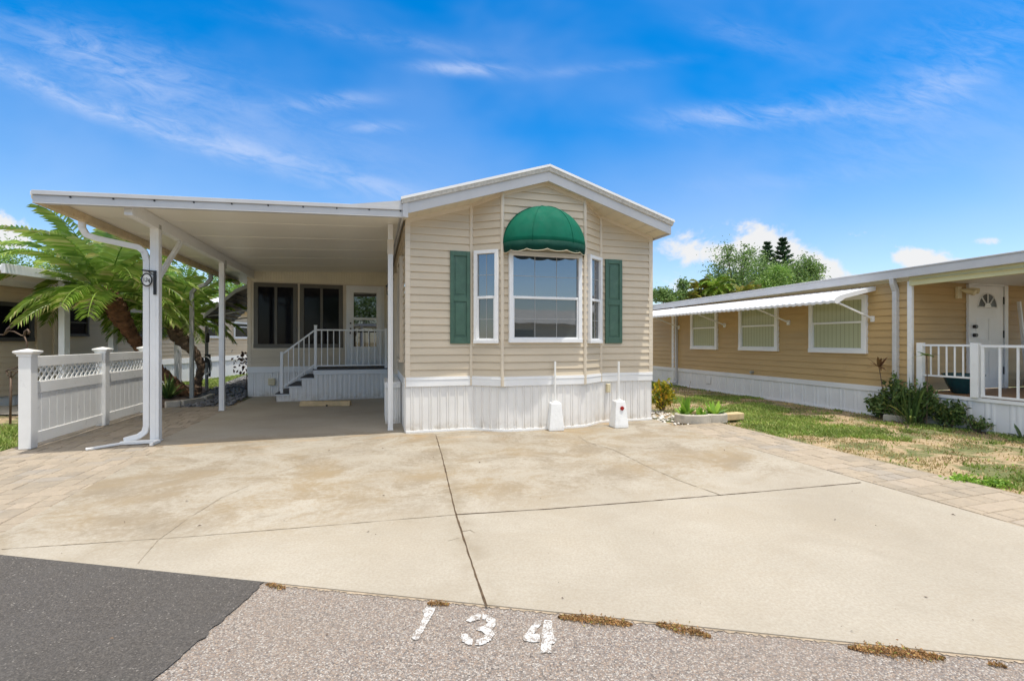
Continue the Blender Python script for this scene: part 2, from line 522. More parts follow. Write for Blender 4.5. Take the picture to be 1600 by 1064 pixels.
MT = dict(
    siding=siding_mat("beige_vinyl_siding", (.60, .512, .382)),
    trim=paint("beige_vinyl_trim", (.66, .575, .45), .45, .05),
    muntin=paint('pale_muntin', (.38, .385, .38), .5, .04),
    panel=paint("cream_panel", (.80, .73, .56), .5, .05),
    white=paint("white_painted_metal", (.80, .80, .79), .4, .04, dirt=(.55, .52, .45), dirt_amt=.22),
    skirt=skirt_mat("white_ribbed_skirting", (.78, .76, .725)),
    fascia=paint("white_fascia_metal", (.53, .53, .53), .38, .05, dirt=(.5, .47, .40), dirt_amt=.3),
    drip=paint("weathered_roof_edge", (.56, .55, .52), .6, .16, 26, dirt=(.28, .26, .22), dirt_amt=.55, bump=.4, bscale=120),
    soffit=paint("cream_soffit", (.66, .59, .46), .5, .05),
    ceiling=paint("ivory_ceiling_pan", (.84, .815, .725), .34, .03, .4, spec=.5, rvar=False),
    gutter=paint("rust_stained_gutter", (.62, .50, .32), .5, .16, 3, dirt=(.36, .19, .07), dirt_amt=1.0),
    shingle=paint("roof_covering", (.55, .55, .54), .7, .1, 3),
    pvc=paint("white_vinyl_fence", (.80, .79, .755), .35, .04, dirt=(.58, .53, .43), dirt_amt=.2),
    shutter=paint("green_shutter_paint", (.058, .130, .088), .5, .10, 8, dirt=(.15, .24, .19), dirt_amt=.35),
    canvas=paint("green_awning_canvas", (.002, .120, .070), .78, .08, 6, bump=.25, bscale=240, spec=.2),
    canvas_shaded=paint("shaded_green_valance", (.001, .042, .028), .8, .08, 6, spec=.2),  # awning green with the shade on the hanging valance put into its colour
    cream=paint("cream_canvas_edge", (.62, .55, .40), .7, .05),
    bronze=paint("dark_bronze_frame", (.055, .05, .042), .45, .08),
    greyframe=paint("grey_bronze_frame", (.115, .105, .085), .5, .08),
    black=paint("black_painted_metal", (.012, .012, .013), .4, .1),
    carpet=paint("grey_outdoor_carpet", (.10, .10, .105), .95, .15, 40, bump=.4),
    deckwood=paint("brown_porch_floor", (.26, .15, .07), .6, .18, 4),
    conc=concrete_mat(), agg=aggregate_mat(), asph=asphalt_mat(), lawn=lawn_mat(), paver=paver_mat(),
    sand=paint("pale_sandy_grit", (.36, .29, .21), .95, .25, 30, dirt=(.2, .16, .12), dirt_amt=.6, bump=.6),
    paverbed=paint("sandy_joint_fill", (.29, .24, .175), .95, .25, 12, bump=.5),
    joint=paint("dark_joint_fill", (.085, .055, .03), .95, .3, 20),
    crack=paint("hairline_crack", (.31, .26, .19), .95, .2, 20),
    block=paint("concrete_block", (.47, .43, .36), .9, .14, 7, dirt=(.22, .20, .15), dirt_amt=.6, bump=.5, bscale=70),
    tanblock=paint("tan_landscape_block", (.55, .42, .24), .9, .12, 7, dirt=(.3, .22, .12), dirt_amt=.4, bump=.5, bscale=70),
    whiteblock=paint("white_painted_concrete", (.80, .80, .785), .65, .05, 8, dirt=(.55, .52, .46), dirt_amt=.3, bump=.35, bscale=45),
    roadpaint=roadpaint_mat(),
    red=paint("red_reflector", (.38, .012, .012), .25, .1),
    cream_plastic=paint("cream_plastic", (.66, .58, .38), .45, .06),
    glass=glass_mat("window_glass", (.035, .045, .06), 2.9, .012, .05),
    glass_low=glass_mat("lower_window_glass", (.055, .065, .065), 2.1, .02, .05),
    dkglass=glass_mat("dark_screened_glass", (.006, .006, .009), 1.22, .06),
    doorglass=glass_mat("door_glass", (.015, .016, .014), 2.2, .02),
    blinds=blinds_mat(),
    rsiding=siding_mat("tan_neighbor_siding", (.50, .345, .16)),
    rsiding_sh=None,
    rskirt=paint("white_neighbor_skirting", (.74, .74, .74), .5, .04, dirt=(.45, .42, .36), dirt_amt=.2),
    lsiding=siding_mat("beige_neighbor_siding", (.66, .53, .36)),
    yellowbeam=paint("pale_yellow_fascia", (.62, .58, .32), .5, .05),
    alu=paint("white_corrugated_aluminium", (.80, .80, .80), .4, .05, dirt=(.5, .48, .42), dirt_amt=.25),
    greyalu=paint("grey_awning_aluminium", (.36, .36, .33), .5, .08),
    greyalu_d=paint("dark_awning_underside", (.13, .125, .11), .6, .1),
    greypole=paint("grey_aluminium_pole", (.30, .30, .28), .45, .1),
    teal=paint("teal_glazed_pot", (.008, .06, .075), .15, .15, 8),
    soil=paint("dark_mulch", (.055, .036, .024), .95, .4, 25, bump=.8, bscale=60),
    bark=paint("palm_trunk_fibre", (.13, .062, .03), .95, .35, 9, dirt=(.27, .16, .08), dirt_amt=.7, bump=1.0, bscale=45, island=.35),
    bark_grey=paint("grey_brown_palm_trunk", (.15, .10, .065), .95, .3, 9, dirt=(.28, .21, .14), dirt_amt=.6, bump=1.0, bscale=40, island=.3),
    trunk=paint("tree_bark", (.14, .10, .07), .95, .25, 6, bump=.8, bscale=20),
    stone=paint("grey_river_stone", (.17, .17, .175), .8, .2, 12, island=.45),
    whitestone=paint("white_bed_stone", (.66, .62, .55), .85, .15, 12, island=.3),
    iron=paint("brown_wrought_iron", (.11, .07, .045), .5, .2, 20, metal=.3),
    palm=leaf_mat("palm_leaf", (.15, .29, .03), (.42, .56, .11), (.60, .56, .24), .42, .34),
    palm2=leaf_mat("sabal_palm_leaf", (.20, .26, .04), (.38, .36, .07), (.48, .32, .08), .3, .45),
    leafA=leaf_mat("bright_broadleaf", (.12, .25, .04), (.29, .44, .10), None, .35),
    leafB=leaf_mat("mid_green_leaf", (.10, .20, .045), (.24, .36, .10), None, .3),
    leafC=leaf_mat("dark_needle_leaf", (.02, .06, .028), (.05, .11, .045), None, .15),
    shrub=leaf_mat("deep_green_shrub_leaf", (.04, .09, .022), (.15, .23, .06), (.36, .34, .09), .25),
    redleaf=leaf_mat("reddish_new_leaf", (.14, .06, .03), (.20, .12, .05), None, .25),
    croton=leaf_mat("yellow_croton_leaf", (.12, .22, .02), (.55, .42, .03), (.60, .30, .03), .3, .35, 9),
    succ=leaf_mat("bright_succulent_leaf", (.14, .29, .025), (.32, .48, .07), None, .25, .3),
    grassG=leaf_mat("green_grass_blade", (.14, .23, .03), (.32, .42, .09), (.48, .44, .18), .3, .6),
    grassD=leaf_mat("dry_grass_blade", (.33, .245, .10), (.48, .385, .18), (.25, .25, .07), .2, .8),
    weed=leaf_mat("brown_weed_leaf", (.30, .15, .055), (.45, .27, .11), (.24, .28, .06), .2, .8, 12),
    paleflower=leaf_mat("purple_brown_leaf", (.09, .03, .025), (.17, .07, .05), None, .2),
)


# ---------------------------------------------------------------- mesh builder
class MB:
    def __init__(self, xf=None):
        self.v, self.f = [], []
        self.xf = xf or Matrix.Identity(4)

    def with_(self, xf):
        self.xf = xf
        return self

    def add(self, pts, faces):
        o = len(self.v)
        self.v += [tuple(self.xf @ Vector(p)) for p in pts]
        if self.xf.determinant() < 0:
            self.f += [tuple(i + o for i in reversed(fc)) for fc in faces]
        else:
            self.f += [tuple(i + o for i in fc) for fc in faces]
        return self

    def box(self, x0, x1, y0, y1, z0, z1):
        p = [(x0, y0, z0), (x1, y0, z0), (x1, y1, z0), (x0, y1, z0), (x0, y0, z1), (x1, y0, z1), (x1, y1, z1), (x0, y1, z1)]
        return self.add(p, [(0, 3, 2, 1), (4, 5, 6, 7), (0, 1, 5, 4), (1, 2, 6, 5), (2, 3, 7, 6), (3, 0, 4, 7)])

    def quad(self, a, b, c, d):
        return self.add([a, b, c, d], [(0, 1, 2, 3)])

    def poly(self, pts):
        return self.add(pts, [tuple(range(len(pts)))])

    def prism(self, pts, d):
        """polygon pts (3D, planar) extruded by vector d"""
        n = len(pts)
        d = Vector(d)
        q = [tuple(Vector(p) + d) for p in pts]
        fs = [tuple(range(n - 1, -1, -1)), tuple(range(n, 2 * n))]
        for i in range(n):
            j = (i + 1) % n
            fs.append((i, j, n + j, n + i))
        return self.add(list(pts) + q, fs)

    def bar(self, a, b, wx, wy, up=(0, 0, 1)):
        a, b = Vector(a), Vector(b)
        d = (b - a).normalized()
        upv = Vector(up)
        if abs(d.dot(upv)) > .98:
            upv = Vector((0, 1, 0))
        s = d.cross(upv).normalized()
        t = s.cross(d).normalized()
        s *= wx / 2
        t *= wy / 2
        p = [a - s - t, a + s - t, a + s + t, a - s + t, b - s - t, b + s - t, b + s + t, b - s + t]
        return self.add([tuple(x) for x in p], [(0, 3, 2, 1), (4, 5, 6, 7), (0, 1, 5, 4), (1, 2, 6, 5), (2, 3, 7, 6), (3, 0, 4, 7)])

    def tube(self, pts, r, n=8, caps=True, jitter=0.0, squash=1.0):
        pts = [Vector(p) for p in pts]
        rs = r if isinstance(r, (list, tuple)) else [r] * len(pts)
        rings = []
        ref = None
        for i, p in enumerate(pts):
            d = (pts[min(i + 1, len(pts) - 1)] - pts[max(i - 1, 0)]).normalized()
            if ref is None:
                ref = Vector((0, 0, 1)) if abs(d.z) < .9 else Vector((1, 0, 0))
            s = d.cross(ref).normalized()
            t = s.cross(d).normalized()
            ref = t
            rings.append([tuple(p + (s * math.cos(2 * PI * k / n) + t * math.sin(2 * PI * k / n) * squash) * rs[i] * (1 + jitter * (random.random() - .5))) for k in range(n)])
        vs = [q for rg in rings for q in rg]
        fs = []
        for i in range(len(pts) - 1):
            for k in range(n):
                k2 = (k + 1) % n
                fs.append((i * n + k, i * n + k2, (i + 1) * n + k2, (i + 1) * n + k))
        if caps:
            fs.append(tuple(range(n - 1, -1, -1)))
            fs.append(tuple((len(pts) - 1) * n + k for k in range(n)))
        return self.add(vs, fs)

    def lathe(self, prof, c=(0, 0, 0), n=20):
        vs, fs = [], []
        for (r, z) in prof:
            for k in range(n):
                vs.append((c[0] + r * math.cos(2 * PI * k / n), c[1] + r * math.sin(2 * PI * k / n), c[2] + z))
        for i in range(len(prof) - 1):
            for k in range(n):
                k2 = (k + 1) % n
                fs.append((i * n + k, i * n + k2, (i + 1) * n + k2, (i + 1) * n + k))
        fs.append(tuple(range(n - 1, -1, -1)))
        fs.append(tuple((len(prof) - 1) * n + k for k in range(n)))
        return self.add(vs, fs)

    def build(self, name, mat, parent=None, bevel=0.0, smooth=False, solid=0.0):
        me = bpy.data.meshes.new(name)
        me.from_pydata(self.v, [], self.f)
        me.update()
        me.materials.append(mat)
        if smooth:
            me.polygons.foreach_set('use_smooth', [True] * len(me.polygons))
        o = bpy.data.objects.new(name, me)
        COL.objects.link(o)
        if parent is not None:
            o.parent = parent
        if solid:
            md = o.modifiers.new('solid', 'SOLIDIFY')
            md.thickness = solid
        if bevel:
            md = o.modifiers.new('bevel', 'BEVEL')
            md.width = bevel
            md.segments = 2
            md.limit_method = 'ANGLE'
            md.angle_limit = math.radians(40)
        return o


def np_mesh(name, V, F, mat, parent=None):
    me = bpy.data.meshes.new(name)
    k = F.shape[1]
    me.vertices.add(len(V))
    me.vertices.foreach_set('co', V.astype(np.float32).ravel())
    me.loops.add(F.size)
    me.loops.foreach_set('vertex_index', F.astype(np.int32).ravel())
    me.polygons.add(len(F))
    me.polygons.foreach_set('loop_start', np.arange(0, F.size, k, dtype=np.int32))
    me.update(calc_edges=True)
    me.materials.append(mat)
    o = bpy.data.objects.new(name, me)
    COL.objects.link(o)
    if parent is not None:
        o.parent = parent
    return o


def tag(o, label, cat, group=None):
    o['label'] = label
    o['category'] = cat
    if group:
        o['group'] = group
    return o


def struct(o):
    o['kind'] = 'structure'
    return o


class Thing:
    """an Empty at the thing's base; its parts are meshes parented to it, modelled in frame coordinates"""
    def __init__(self, name, label, cat, org=(0, 0, 0), frame='H', group=None):
        self.o = bpy.data.objects.new(name, None)
        self.o.empty_display_size = .3
        COL.objects.link(self.o)
        org = Vector(org)
        if frame == 'H':
            self.o.location = H(org.x, org.y, org.z)
            self.o.rotation_euler = (0, 0, HROT)
        else:
            self.o.location = org
        self.base = Matrix.Translation(-org)
        tag(self.o, label, cat, group)

    def mb(self, xf=None):
        return MB(self.base @ xf if xf is not None else self.base.copy())

    def part(self, name, mb, mat, parent=None, **kw):
        return mb.build(name, MT[mat] if isinstance(mat, str) else mat, parent or self.o, **kw)


def copy_tree(o, parent=None):
    c = o.copy()
    COL.objects.link(c)
    if parent is not None:
        c.parent = parent
    for ch in list(o.children):
        copy_tree(ch, c)
    return c


def seg_frame(a, b):
    """x along the wall from a to b, y out of the wall (towards the viewer's side, right-hand of a->b), z up"""
    a, b = Vector((a[0], a[1], 0)), Vector((b[0], b[1], 0))
    t = (b - a).normalized()
    n = Vector((t.y, -t.x, 0))
    return Matrix(((t.x, n.x, 0, a.x), (t.y, n.y, 0, a.y), (0, 0, 1, 0), (0, 0, 0, 1))), (b - a).length


def clip(poly, f):
    out = []
    for i in range(len(poly)):
        p, q = poly[i], poly[(i + 1) % len(poly)]
        fp, fq = f(p), f(q)
        if fp >= 0:
            out.append(p)
        if (fp >= 0) != (fq >= 0):
            s = fp / (fp - fq)
            out.append((p[0] + (q[0] - p[0]) * s, p[1] + (q[1] - p[1]) * s))
    return out


def siding(mb, base, a, b, z0, z1, h=.115, tops=(), proud=.021):
    """lapped boards on a wall segment, cut to z1 and to the slanted top lines"""
    fr, L = seg_frame(a, b)
    mb.xf = base @ fr
    z = z0
    while z < z1 - 1e-4:
        zt = z + h
        pl = [(0, z), (L, z), (L, zt), (0, zt)]
        pl = clip(pl, lambda p: z1 - p[1])
        for tp in tops:
            if len(pl) > 2:
                pl = clip(pl, lambda p, tp=tp: tp(p[0]) - p[1])
        if len(pl) > 2:
            off = lambda p: .003 + proud * (1 - (p[1] - z) / h)
            mb.poly([(p[0], off(p), p[1]) for p in pl])
            bt = [p for p in pl if abs(p[1] - z) < 1e-6]
            if len(bt) == 2:
                x0, x1 = sorted((bt[0][0], bt[1][0]))
                mb.quad((x0, 0, z), (x1, 0, z), (x1, .003 + proud, z), (x0, .003 + proud, z))
        z += h
    return mb


def ribbed(mb, base, path, z0, z1, period=.135, depth=.014, flip=False):
    """vertical-ribbed sheet following a plan path"""
    mb.xf = base
    pts = [Vector((p[0], p[1])) for p in path]
    seglen = [(pts[i + 1] - pts[i]).length for i in range(len(pts) - 1)]
    Ltot = sum(seglen)

    def at(s):
        s = min(max(s, 0), Ltot)
        for i, l in enumerate(seglen):
            if s <= l or i == len(seglen) - 1:
                t = (pts[i + 1] - pts[i]).normalized()
                return pts[i] + t * s, Vector((t.y, -t.x))
            s -= l
    prof = []
    s = 0.0
    while s < Ltot:
        for fr, d in ((0, 0), (.50, 0), (.56, 1), (.64, 1), (.70, 0), (.76, 0), (.82, 1), (.90, 1), (.96, 0)):
            if s + fr * period <= Ltot:
                p, n = at(s + fr * period)
                prof.append(p + n * depth * d)
        s += period
    p, n = at(Ltot)
    prof.append(p)
    for i in range(len(prof) - 1):
        a, b = prof[i], prof[i + 1]
        if (b - a).length > 1e-5:
            mb.quad((a.x, a.y, z0), (b.x, b.y, z0), (b.x, b.y, z1), (a.x, a.y, z1))
    return mb


def strip_along(mb, base, path, z0, z1, off0, off1):
    """solid band along a plan path, between offsets off0 and off1 outwards"""
    mb.xf = base
    pts = [Vector((p[0], p[1])) for p in path]
    n = len(pts)
    nor = []
    for i in range(n):
        ts = []
        if i > 0:
            ts.append((pts[i] - pts[i - 1]).normalized())
        if i < n - 1:
            ts.append((pts[i + 1] - pts[i]).normalized())
        t = sum(ts, Vector((0, 0))).normalized()
        k = 1 / max(.5, t.dot(ts[0]))
        nor.append(Vector((t.y, -t.x)) * k)
    vs = []
    for i in range(n):
        a = pts[i] + nor[i] * off0
        b = pts[i] + nor[i] * off1
        vs += [(a.x, a.y, z0), (b.x, b.y, z0), (b.x, b.y, z1), (a.x, a.y, z1)]
    fs = []
    for i in range(n - 1):
        o = 4 * i
        for k in range(4):
            k2 = (k + 1) % 4
            fs.append((o + k, o + k2, o + 4 + k2, o + 4 + k))
    fs += [(0, 1, 2, 3), tuple(4 * (n - 1) + k for k in (3, 2, 1, 0))]
    mb.add(vs, fs)
    return mb


def window(T, base, a, b, x0, x1, z0, z1, fw=.055, mid=None, grid=(2, 2), off=.022, mats=('white', 'glass', 'glass_low'), muntin=.007, low_inset=.0,
           name='window', dep=.055, glabel=None):
    """double-hung window on the wall segment a-b; frame > panes, muntins"""
    fr, L = seg_frame(a, b)
    X = base @ fr
    m = MB(X)
    y1 = off + dep
    m.box(x0, x0 + fw, 0, y1, z0 + fw, z1 - fw).box(x1 - fw, x1, 0, y1, z0 + fw, z1 - fw)
    m.box(x0, x1, 0, y1, z1 - fw, z1).box(x0 - .004, x1 + .004, 0, y1 + .008, z0, z0 + fw)
    fo = m.build(name, MT[mats[0]], T.o, bevel=.004)
    zs = [(z0 + fw, z1 - fw, mats[1])]
    if mid:
        zs = [(mid + .02, z1 - fw, mats[1]), (z0 + fw, mid - .02, mats[2])]
        rl = MB(X).box(x0 + fw, x1 - fw, 0, y1 - .012, mid - .02, mid + .02)
        s = .022
        rl.box(x0 + fw, x0 + fw + s, 0, y1 - .016, z0 + fw, mid - .02).box(x1 - fw - s, x1 - fw, 0, y1 - .016, z0 + fw, mid - .02)
        rl.box(x0 + fw + s, x1 - fw - s, 0, y1 - .016, z0 + fw, z0 + fw + s)
        rl.build('sash', MT[mats[0]], fo, bevel=.003)
    for (za, zb, gm) in zs:
        MB(X).box(x0 + fw - .004, x1 - fw + .004, 0.0, off + .008, za - .004, zb + .004).build('pane', MT[gm], fo)
    if grid:
        mu = MB(X)
        for (za, zb, gm) in zs:
            for k in range(1, grid[0]):
                xx = x0 + fw + (x1 - x0 - 2 * fw) * k / grid[0]
                mu.box(xx - muntin / 2, xx + muntin / 2, off + .006, off + .013, za, zb)
            for k in range(1, grid[1]):
                zz = za + (zb - za) * k / grid[1]
                mu.box(x0 + fw, x1 - fw, off + .006, off + .0125, zz - muntin / 2, zz + muntin / 2)
        mu.build('muntin', MT['muntin'], fo)
    return fo

# ================================================================ GROUND
def road_y(x):
    return 3.04 - .1786 * (x + 3.35)


def sheet(name, pts, z, mat, thick=0.0):
    m = MB()
    if thick:
        m.prism([(p[0], p[1], z - thick) for p in pts], (0, 0, thick))
    else:
        m.poly([(p[0], p[1], z) for p in pts])
    return struct(m.build(name, MT[mat]))


def line_strip(mb, pts, wd, z=.0035, step=.06, jit=.5):
    P = [Vector((p[0], p[1], 0)) for p in pts]
    out = []
    for i in range(len(P) - 1):
        n = max(1, int((P[i + 1] - P[i]).length / step))
        for k in range(n):
            out.append(P[i].lerp(P[i + 1], k / n))
    out.append(P[-1])
    vs = []
    for i, p in enumerate(out):
        d = (out[min(i + 1, len(out) - 1)] - out[max(i - 1, 0)]).normalized()
        s = Vector((-d.y, d.x, 0))
        c = p + s * wd * .6 * (random.random() - .5) * jit
        ww = wd / 2 * (1 + jit * (random.random() - .5) * 1.6)
        a, b = c + s * ww, c - s * ww
        vs += [(a.x, a.y, z), (b.x, b.y, z)]
    mb.add(vs, [(2 * i, 2 * i + 1, 2 * i + 3, 2 * i + 2) for i in range(len(out) - 1)])



sheet('ground', [(-500, -300), (500, -300), (500, 900), (-500, 900)], -.05, 'lawn')
hp = lambda u, v: tuple(H(u, v)[:2])
sheet('driveway', [(-3.615, 3.085), (4.365, 1.66), hp(4.25, -.9), hp(4.34, .35), hp(3.0, .6), hp(1.0, .6), hp(0.3, 5.9), hp(-3.36, 5.9), hp(-3.34, .12), hp(-3.13, .04)], 0.0, 'conc', .04)
rx = 30.0
sheet('road', [(-2.4, road_y(-2.4) + .35), (-3.2, -14), (rx, -14), (rx, road_y(rx) + .35)], -.009, 'agg')
ag = []
for i in range(60):
    x = -rx + (rx - 1.437) * i / 59
    ag.append((x, road_y(x) + .02 + .018 * (random.random() - .5)))
ed = []
for i in range(1, 420):
    t = i / 419.0
    y = road_y(-1.437) * (1 - t) + (-14) * t if t > .4 else road_y(-1.437) - t * 11.7
    ed.append((-1.437 - .055 * (road_y(-1.437) - y) + .022 * noise.noise(Vector((y * 5, 1, 0))) + .02 * noise.noise(Vector((y * 17, 3, 0))) + .012 * noise.noise(Vector((y * 50, 3, 0))), y))
sheet('asphalt_road', ag + ed + [(-rx, -14)], -.002, 'asph')

dm_ = MB()
ep = [(-1.40 + 6.2 * i / 60, road_y(-1.40 + 6.2 * i / 60) - .004) for i in range(61)]
line_strip(dm_, ep, .022, z=-.0060, step=.010, jit=.9)
struct(dm_.build('sandy_edge', MT['sand']))
# pavers: a coursed field each side of the slab, mesh of many separate pavers on a sandy bed
def pavers(name, u0, u1, v0, v1, keep, seed, rowh=.16):
    rng = random.Random(seed)
    m = MB()
    v = v0
    while v < v1:
        rh = rng.choice([rowh, rowh, rowh * 1.45])
        u = u0 - rng.random() * .2
        while u < u1:
            L = rng.choice([.16, .16, .235, .31])
            a, b, c, d = max(u, u0) + .004, min(u + L, u1) - .004, v + .004, v + rh - .004
            u += L
            if b - a < .03:
                continue
            P = [H(a, c), H(b, c), H(b, d), H(a, d)]
            if not all(keep(q.x, q.y) for q in P):
                continue
            z = -.009 + rng.random() * .004
            tz = [z + (rng.random() - .5) * .003 for _ in range(4)]
            cen = (P[0] + P[2]) / 2
            top = [cen + (q - cen) * .955 for q in P]
            vs = [(q.x, q.y, -.03) for q in P] + [(q.x, q.y, t - .006) for q, t in zip(P, tz)] + [(q.x, q.y, t) for q, t in zip(top, tz)]
            fs = [(8, 9, 10, 11)]
            for k in range(4):
                k2 = (k + 1) % 4
                fs += [(4 + k, 4 + k2, 8 + k2, 8 + k), (k, k2, 4 + k2, 4 + k)]
            m.add(vs, fs)
        v += rh
    return struct(m.build(name, MT['paver']))


def keep_left(x, y):
    u, v = toH(x, y)
    if y < road_y(x) + .015:
        return False
    return (u > -5.0 or v < .15 - .02 * (u + 5)) and (u < -2.9 if v < .1 else u < -3.2)


pavers('paver_walk', -9.5, -2.95, -4.4, 4.1, keep_left, 3)
sheet('paver_bed', [hp(-9.6, .22), hp(-5.02, .16), hp(-5.02, 4.15), hp(-3.3, 4.15), hp(-3.1, .1), (-3.6, 3.0), (-9.9, road_y(-9.9) - .05)], -.0125, 'paverbed')
pavers('paver_strip', 4.265, 5.2, -8.2, -.62, lambda x, y: y > road_y(x) + .01 and toH(x, y)[1] < -.66 + .0 * x, 8)
sheet('paver_strip_bed', [hp(4.2, -.55), hp(5.24, -.5), hp(5.24, -8.3), hp(4.2, -7.6)], -.0125, 'paverbed')


jm = MB()
line_strip(jm, [G(681, 680), G(690, 710), G(712, 802), G(733, 868), G(760, 948)], .0115, jit=.55)
line_strip(jm, [G(712, 804), G(860, 795), G(1000, 784), G(1180, 769), G(1345, 754)], .011, jit=.6)
line_strip(jm, [hp(-.1, -.17), hp(4.3, -.30)], .008)
struct(jm.build('driveway_joint', MT['joint']))
cm = MB()
line_strip(cm, [G(2, 858), G(150, 848), G(300, 838), G(520, 820), G(712, 804)], .007, jit=.9)
line_strip(cm, [G(215, 880), G(248, 843), G(290, 812), G(345, 778), G(420, 745), G(480, 722), G(560, 706), G(640, 694)], .004, jit=1.4)
line_strip(cm, [G(903, 681), G(918, 691), G(960, 703), G(1010, 728), G(1060, 750), G(1128, 774)], .009, jit=1.1)
line_strip(cm, [G(722, 830), G(735, 828), G(742, 832)], .006, jit=1.2)
line_strip(cm, [G(718, 840), G(700, 845)], .005, jit=1.2)
struct(cm.build('driveway_crack', MT['crack']))

# ---------------------------------------------------------------- painted number on the road edge
def digits(polys, tf, z):
    m = MB()
    for p in polys:
        q = []
        for i in range(len(p)):
            a0, a1 = p[i], p[(i + 1) % len(p)]
            nn = max(1, int(math.hypot(a1[0] - a0[0], a1[1] - a0[1]) / 9))
            for k in range(nn):
                jx, jy = (random.random() - .5) * 5.5, (random.random() - .5) * 5.5
                q.append(tf((a0[0] + (a1[0] - a0[0]) * k / nn + jx, a0[1] + (a1[1] - a0[1]) * k / nn + jy)))
        m.poly([(a[0], a[1], z) for a in q])
    return m


D1 = [[(240, 290), (262, 269), (322, 268), (312, 298), (282, 350), (250, 405), (216, 470), (192, 472), (168, 457), (184, 428), (216, 392), (250, 318)]]
D3 = [[(512, 352), (545, 326), (575, 312), (606, 304), (600, 344), (566, 352), (532, 362)],
      [(618, 308), (658, 318), (698, 344), (698, 380), (676, 408), (692, 436), (668, 472), (620, 500), (570, 506), (572, 472), (612, 458), (634, 434), (606, 416), (574, 408), (588, 388), (626, 386), (648, 362), (634, 344), (614, 344)],
      [(480, 440), (520, 430), (536, 452), (556, 470), (546, 504), (514, 500), (486, 474)]]
D4 = [[(868, 458), (918, 385), (950, 360), (986, 345), (980, 376), (936, 430), (976, 435), (970, 482), (936, 488), (876, 476)],
      [(1002, 345), (1050, 350), (1056, 440), (1078, 468), (1062, 496), (1048, 500), (1045, 552), (978, 550), (984, 496), (986, 430), (996, 380)]]
pxg = lambda a: G(600 + a[0] / 4.0, 880 + a[1] / 4.0)
cN = pxg((590, 400))
PN = Thing('painted_number', 'worn white stencilled number 134 painted on the gravelly road edge', 'road marking', (cN[0], cN[1], 0), 'W')
for dset in (D1, D3, D4):
    PN.part('digit', digits(dset, lambda a: tuple(Vector(pxg(a)) - Vector(cN)), -.004), 'roadpaint')

# ================================================================ MOBILE HOME
home = Thing('mobile_home', 'beige mobile home with green dome awning, green shutters and white ribbed skirting', 'mobile home', (2.12, 0, 0))
HB = home.base
WID, RIDGE = 4.24, 2.12
soff = lambda u: 3.215 + .312 * (RIDGE - abs(u - RIDGE))
BAY = [(0, 0), (1.0, 0), (1.42, -.31), (2.80, -.31), (3.24, 0), (WID, 0)]
ws = MB()
for i in range(5):
    a, b = BAY[i], BAY[i + 1]
    L = math.hypot(b[0] - a[0], b[1] - a[1])
    ua = lambda x, a=a, b=b, L=L: a[0] + (b[0] - a[0]) * x / L
    tops = [lambda x, f=ua: 3.215 + .312 * f(x), lambda x, f=ua: 3.215 + .312 * (2 * RIDGE - f(x))]
    siding(ws, HB, a, b, .84, 4.0, .1145, tops)
wall = home.part('front_wall', ws, 'siding')
sw = MB()
siding(sw, HB, (0, 5.74), (0, 0), .84, 3.25, .1145)
siding(sw, HB, (WID, 0), (WID, 11), .84, 3.25, .1145)
home.part('side_wall', sw, 'siding')
# corner trims
tm = home.mb()
tm.box(-.012, .062, -.022, .05, .70, 3.21).box(WID - .06, WID + .014, -.022, .05, .84, 3.21)
for (u, v) in BAY[1:5]:
    tm.tube([(u, v - .012, .70), (u, v - .012, soff(u) - .005)], .030, 8)
home.part('corner_trim', tm, 'trim')
fr = MB()
for i in range(5):
    a, b = BAY[i], BAY[i + 1]
    X, L = seg_frame(a, b)
    cuts = [0, L]
    if i == 2:
        cuts = [0, RIDGE - a[0], L]
    for c0, c1 in zip(cuts[:-1], cuts[1:]):
        za = soff(a[0] + (b[0] - a[0]) * c0 / L)
        zb = soff(a[0] + (b[0] - a[0]) * c1 / L)
        fr.xf = HB @ X
        fr.prism([(c0, .0, za - .055), (c1, .0, zb - .055), (c1, .0, zb + .01), (c0, .0, za + .01)], (0, .028, 0))
home.part('frieze_trim', fr, 'trim')
# skirting with the rounded bay
sk_path = [(0.0, 0.0), (.93, 0), (1.05, -.03), (1.18, -.12), (1.32, -.22), (1.44, -.285), (1.6, -.31), (2.1, -.318), (2.62, -.31), (2.80, -.285), (2.94, -.215), (3.08, -.11), (3.2, -.03), (3.32, 0), (WID, 0)]
skm = ribbed(MB(), HB, sk_path, .0, .71)
ribbed(skm, HB, [(0, 5.7), (0, 0)], 0, .71)
ribbed(skm, HB, [(WID, 0), (WID, 11)], 0, .71)
home.part('skirting', skm, 'skirt')
bt = strip_along(MB(), HB, BAY, .70, .845, -.01, .030)
strip_along(bt, HB, BAY, .80, .815, .03, .036)
strip_along(bt, HB, [(WID, 0.0), (WID, 11)], .70, .84, -.01, .022)
strip_along(bt, HB, [(0, 5.7), (0, 0)], .70, .84, -.01, .02)
strip_along(bt, HB, sk_path, .0, .035, .0, .018)
home.part('skirt_trim', bt, 'white', bevel=.004)
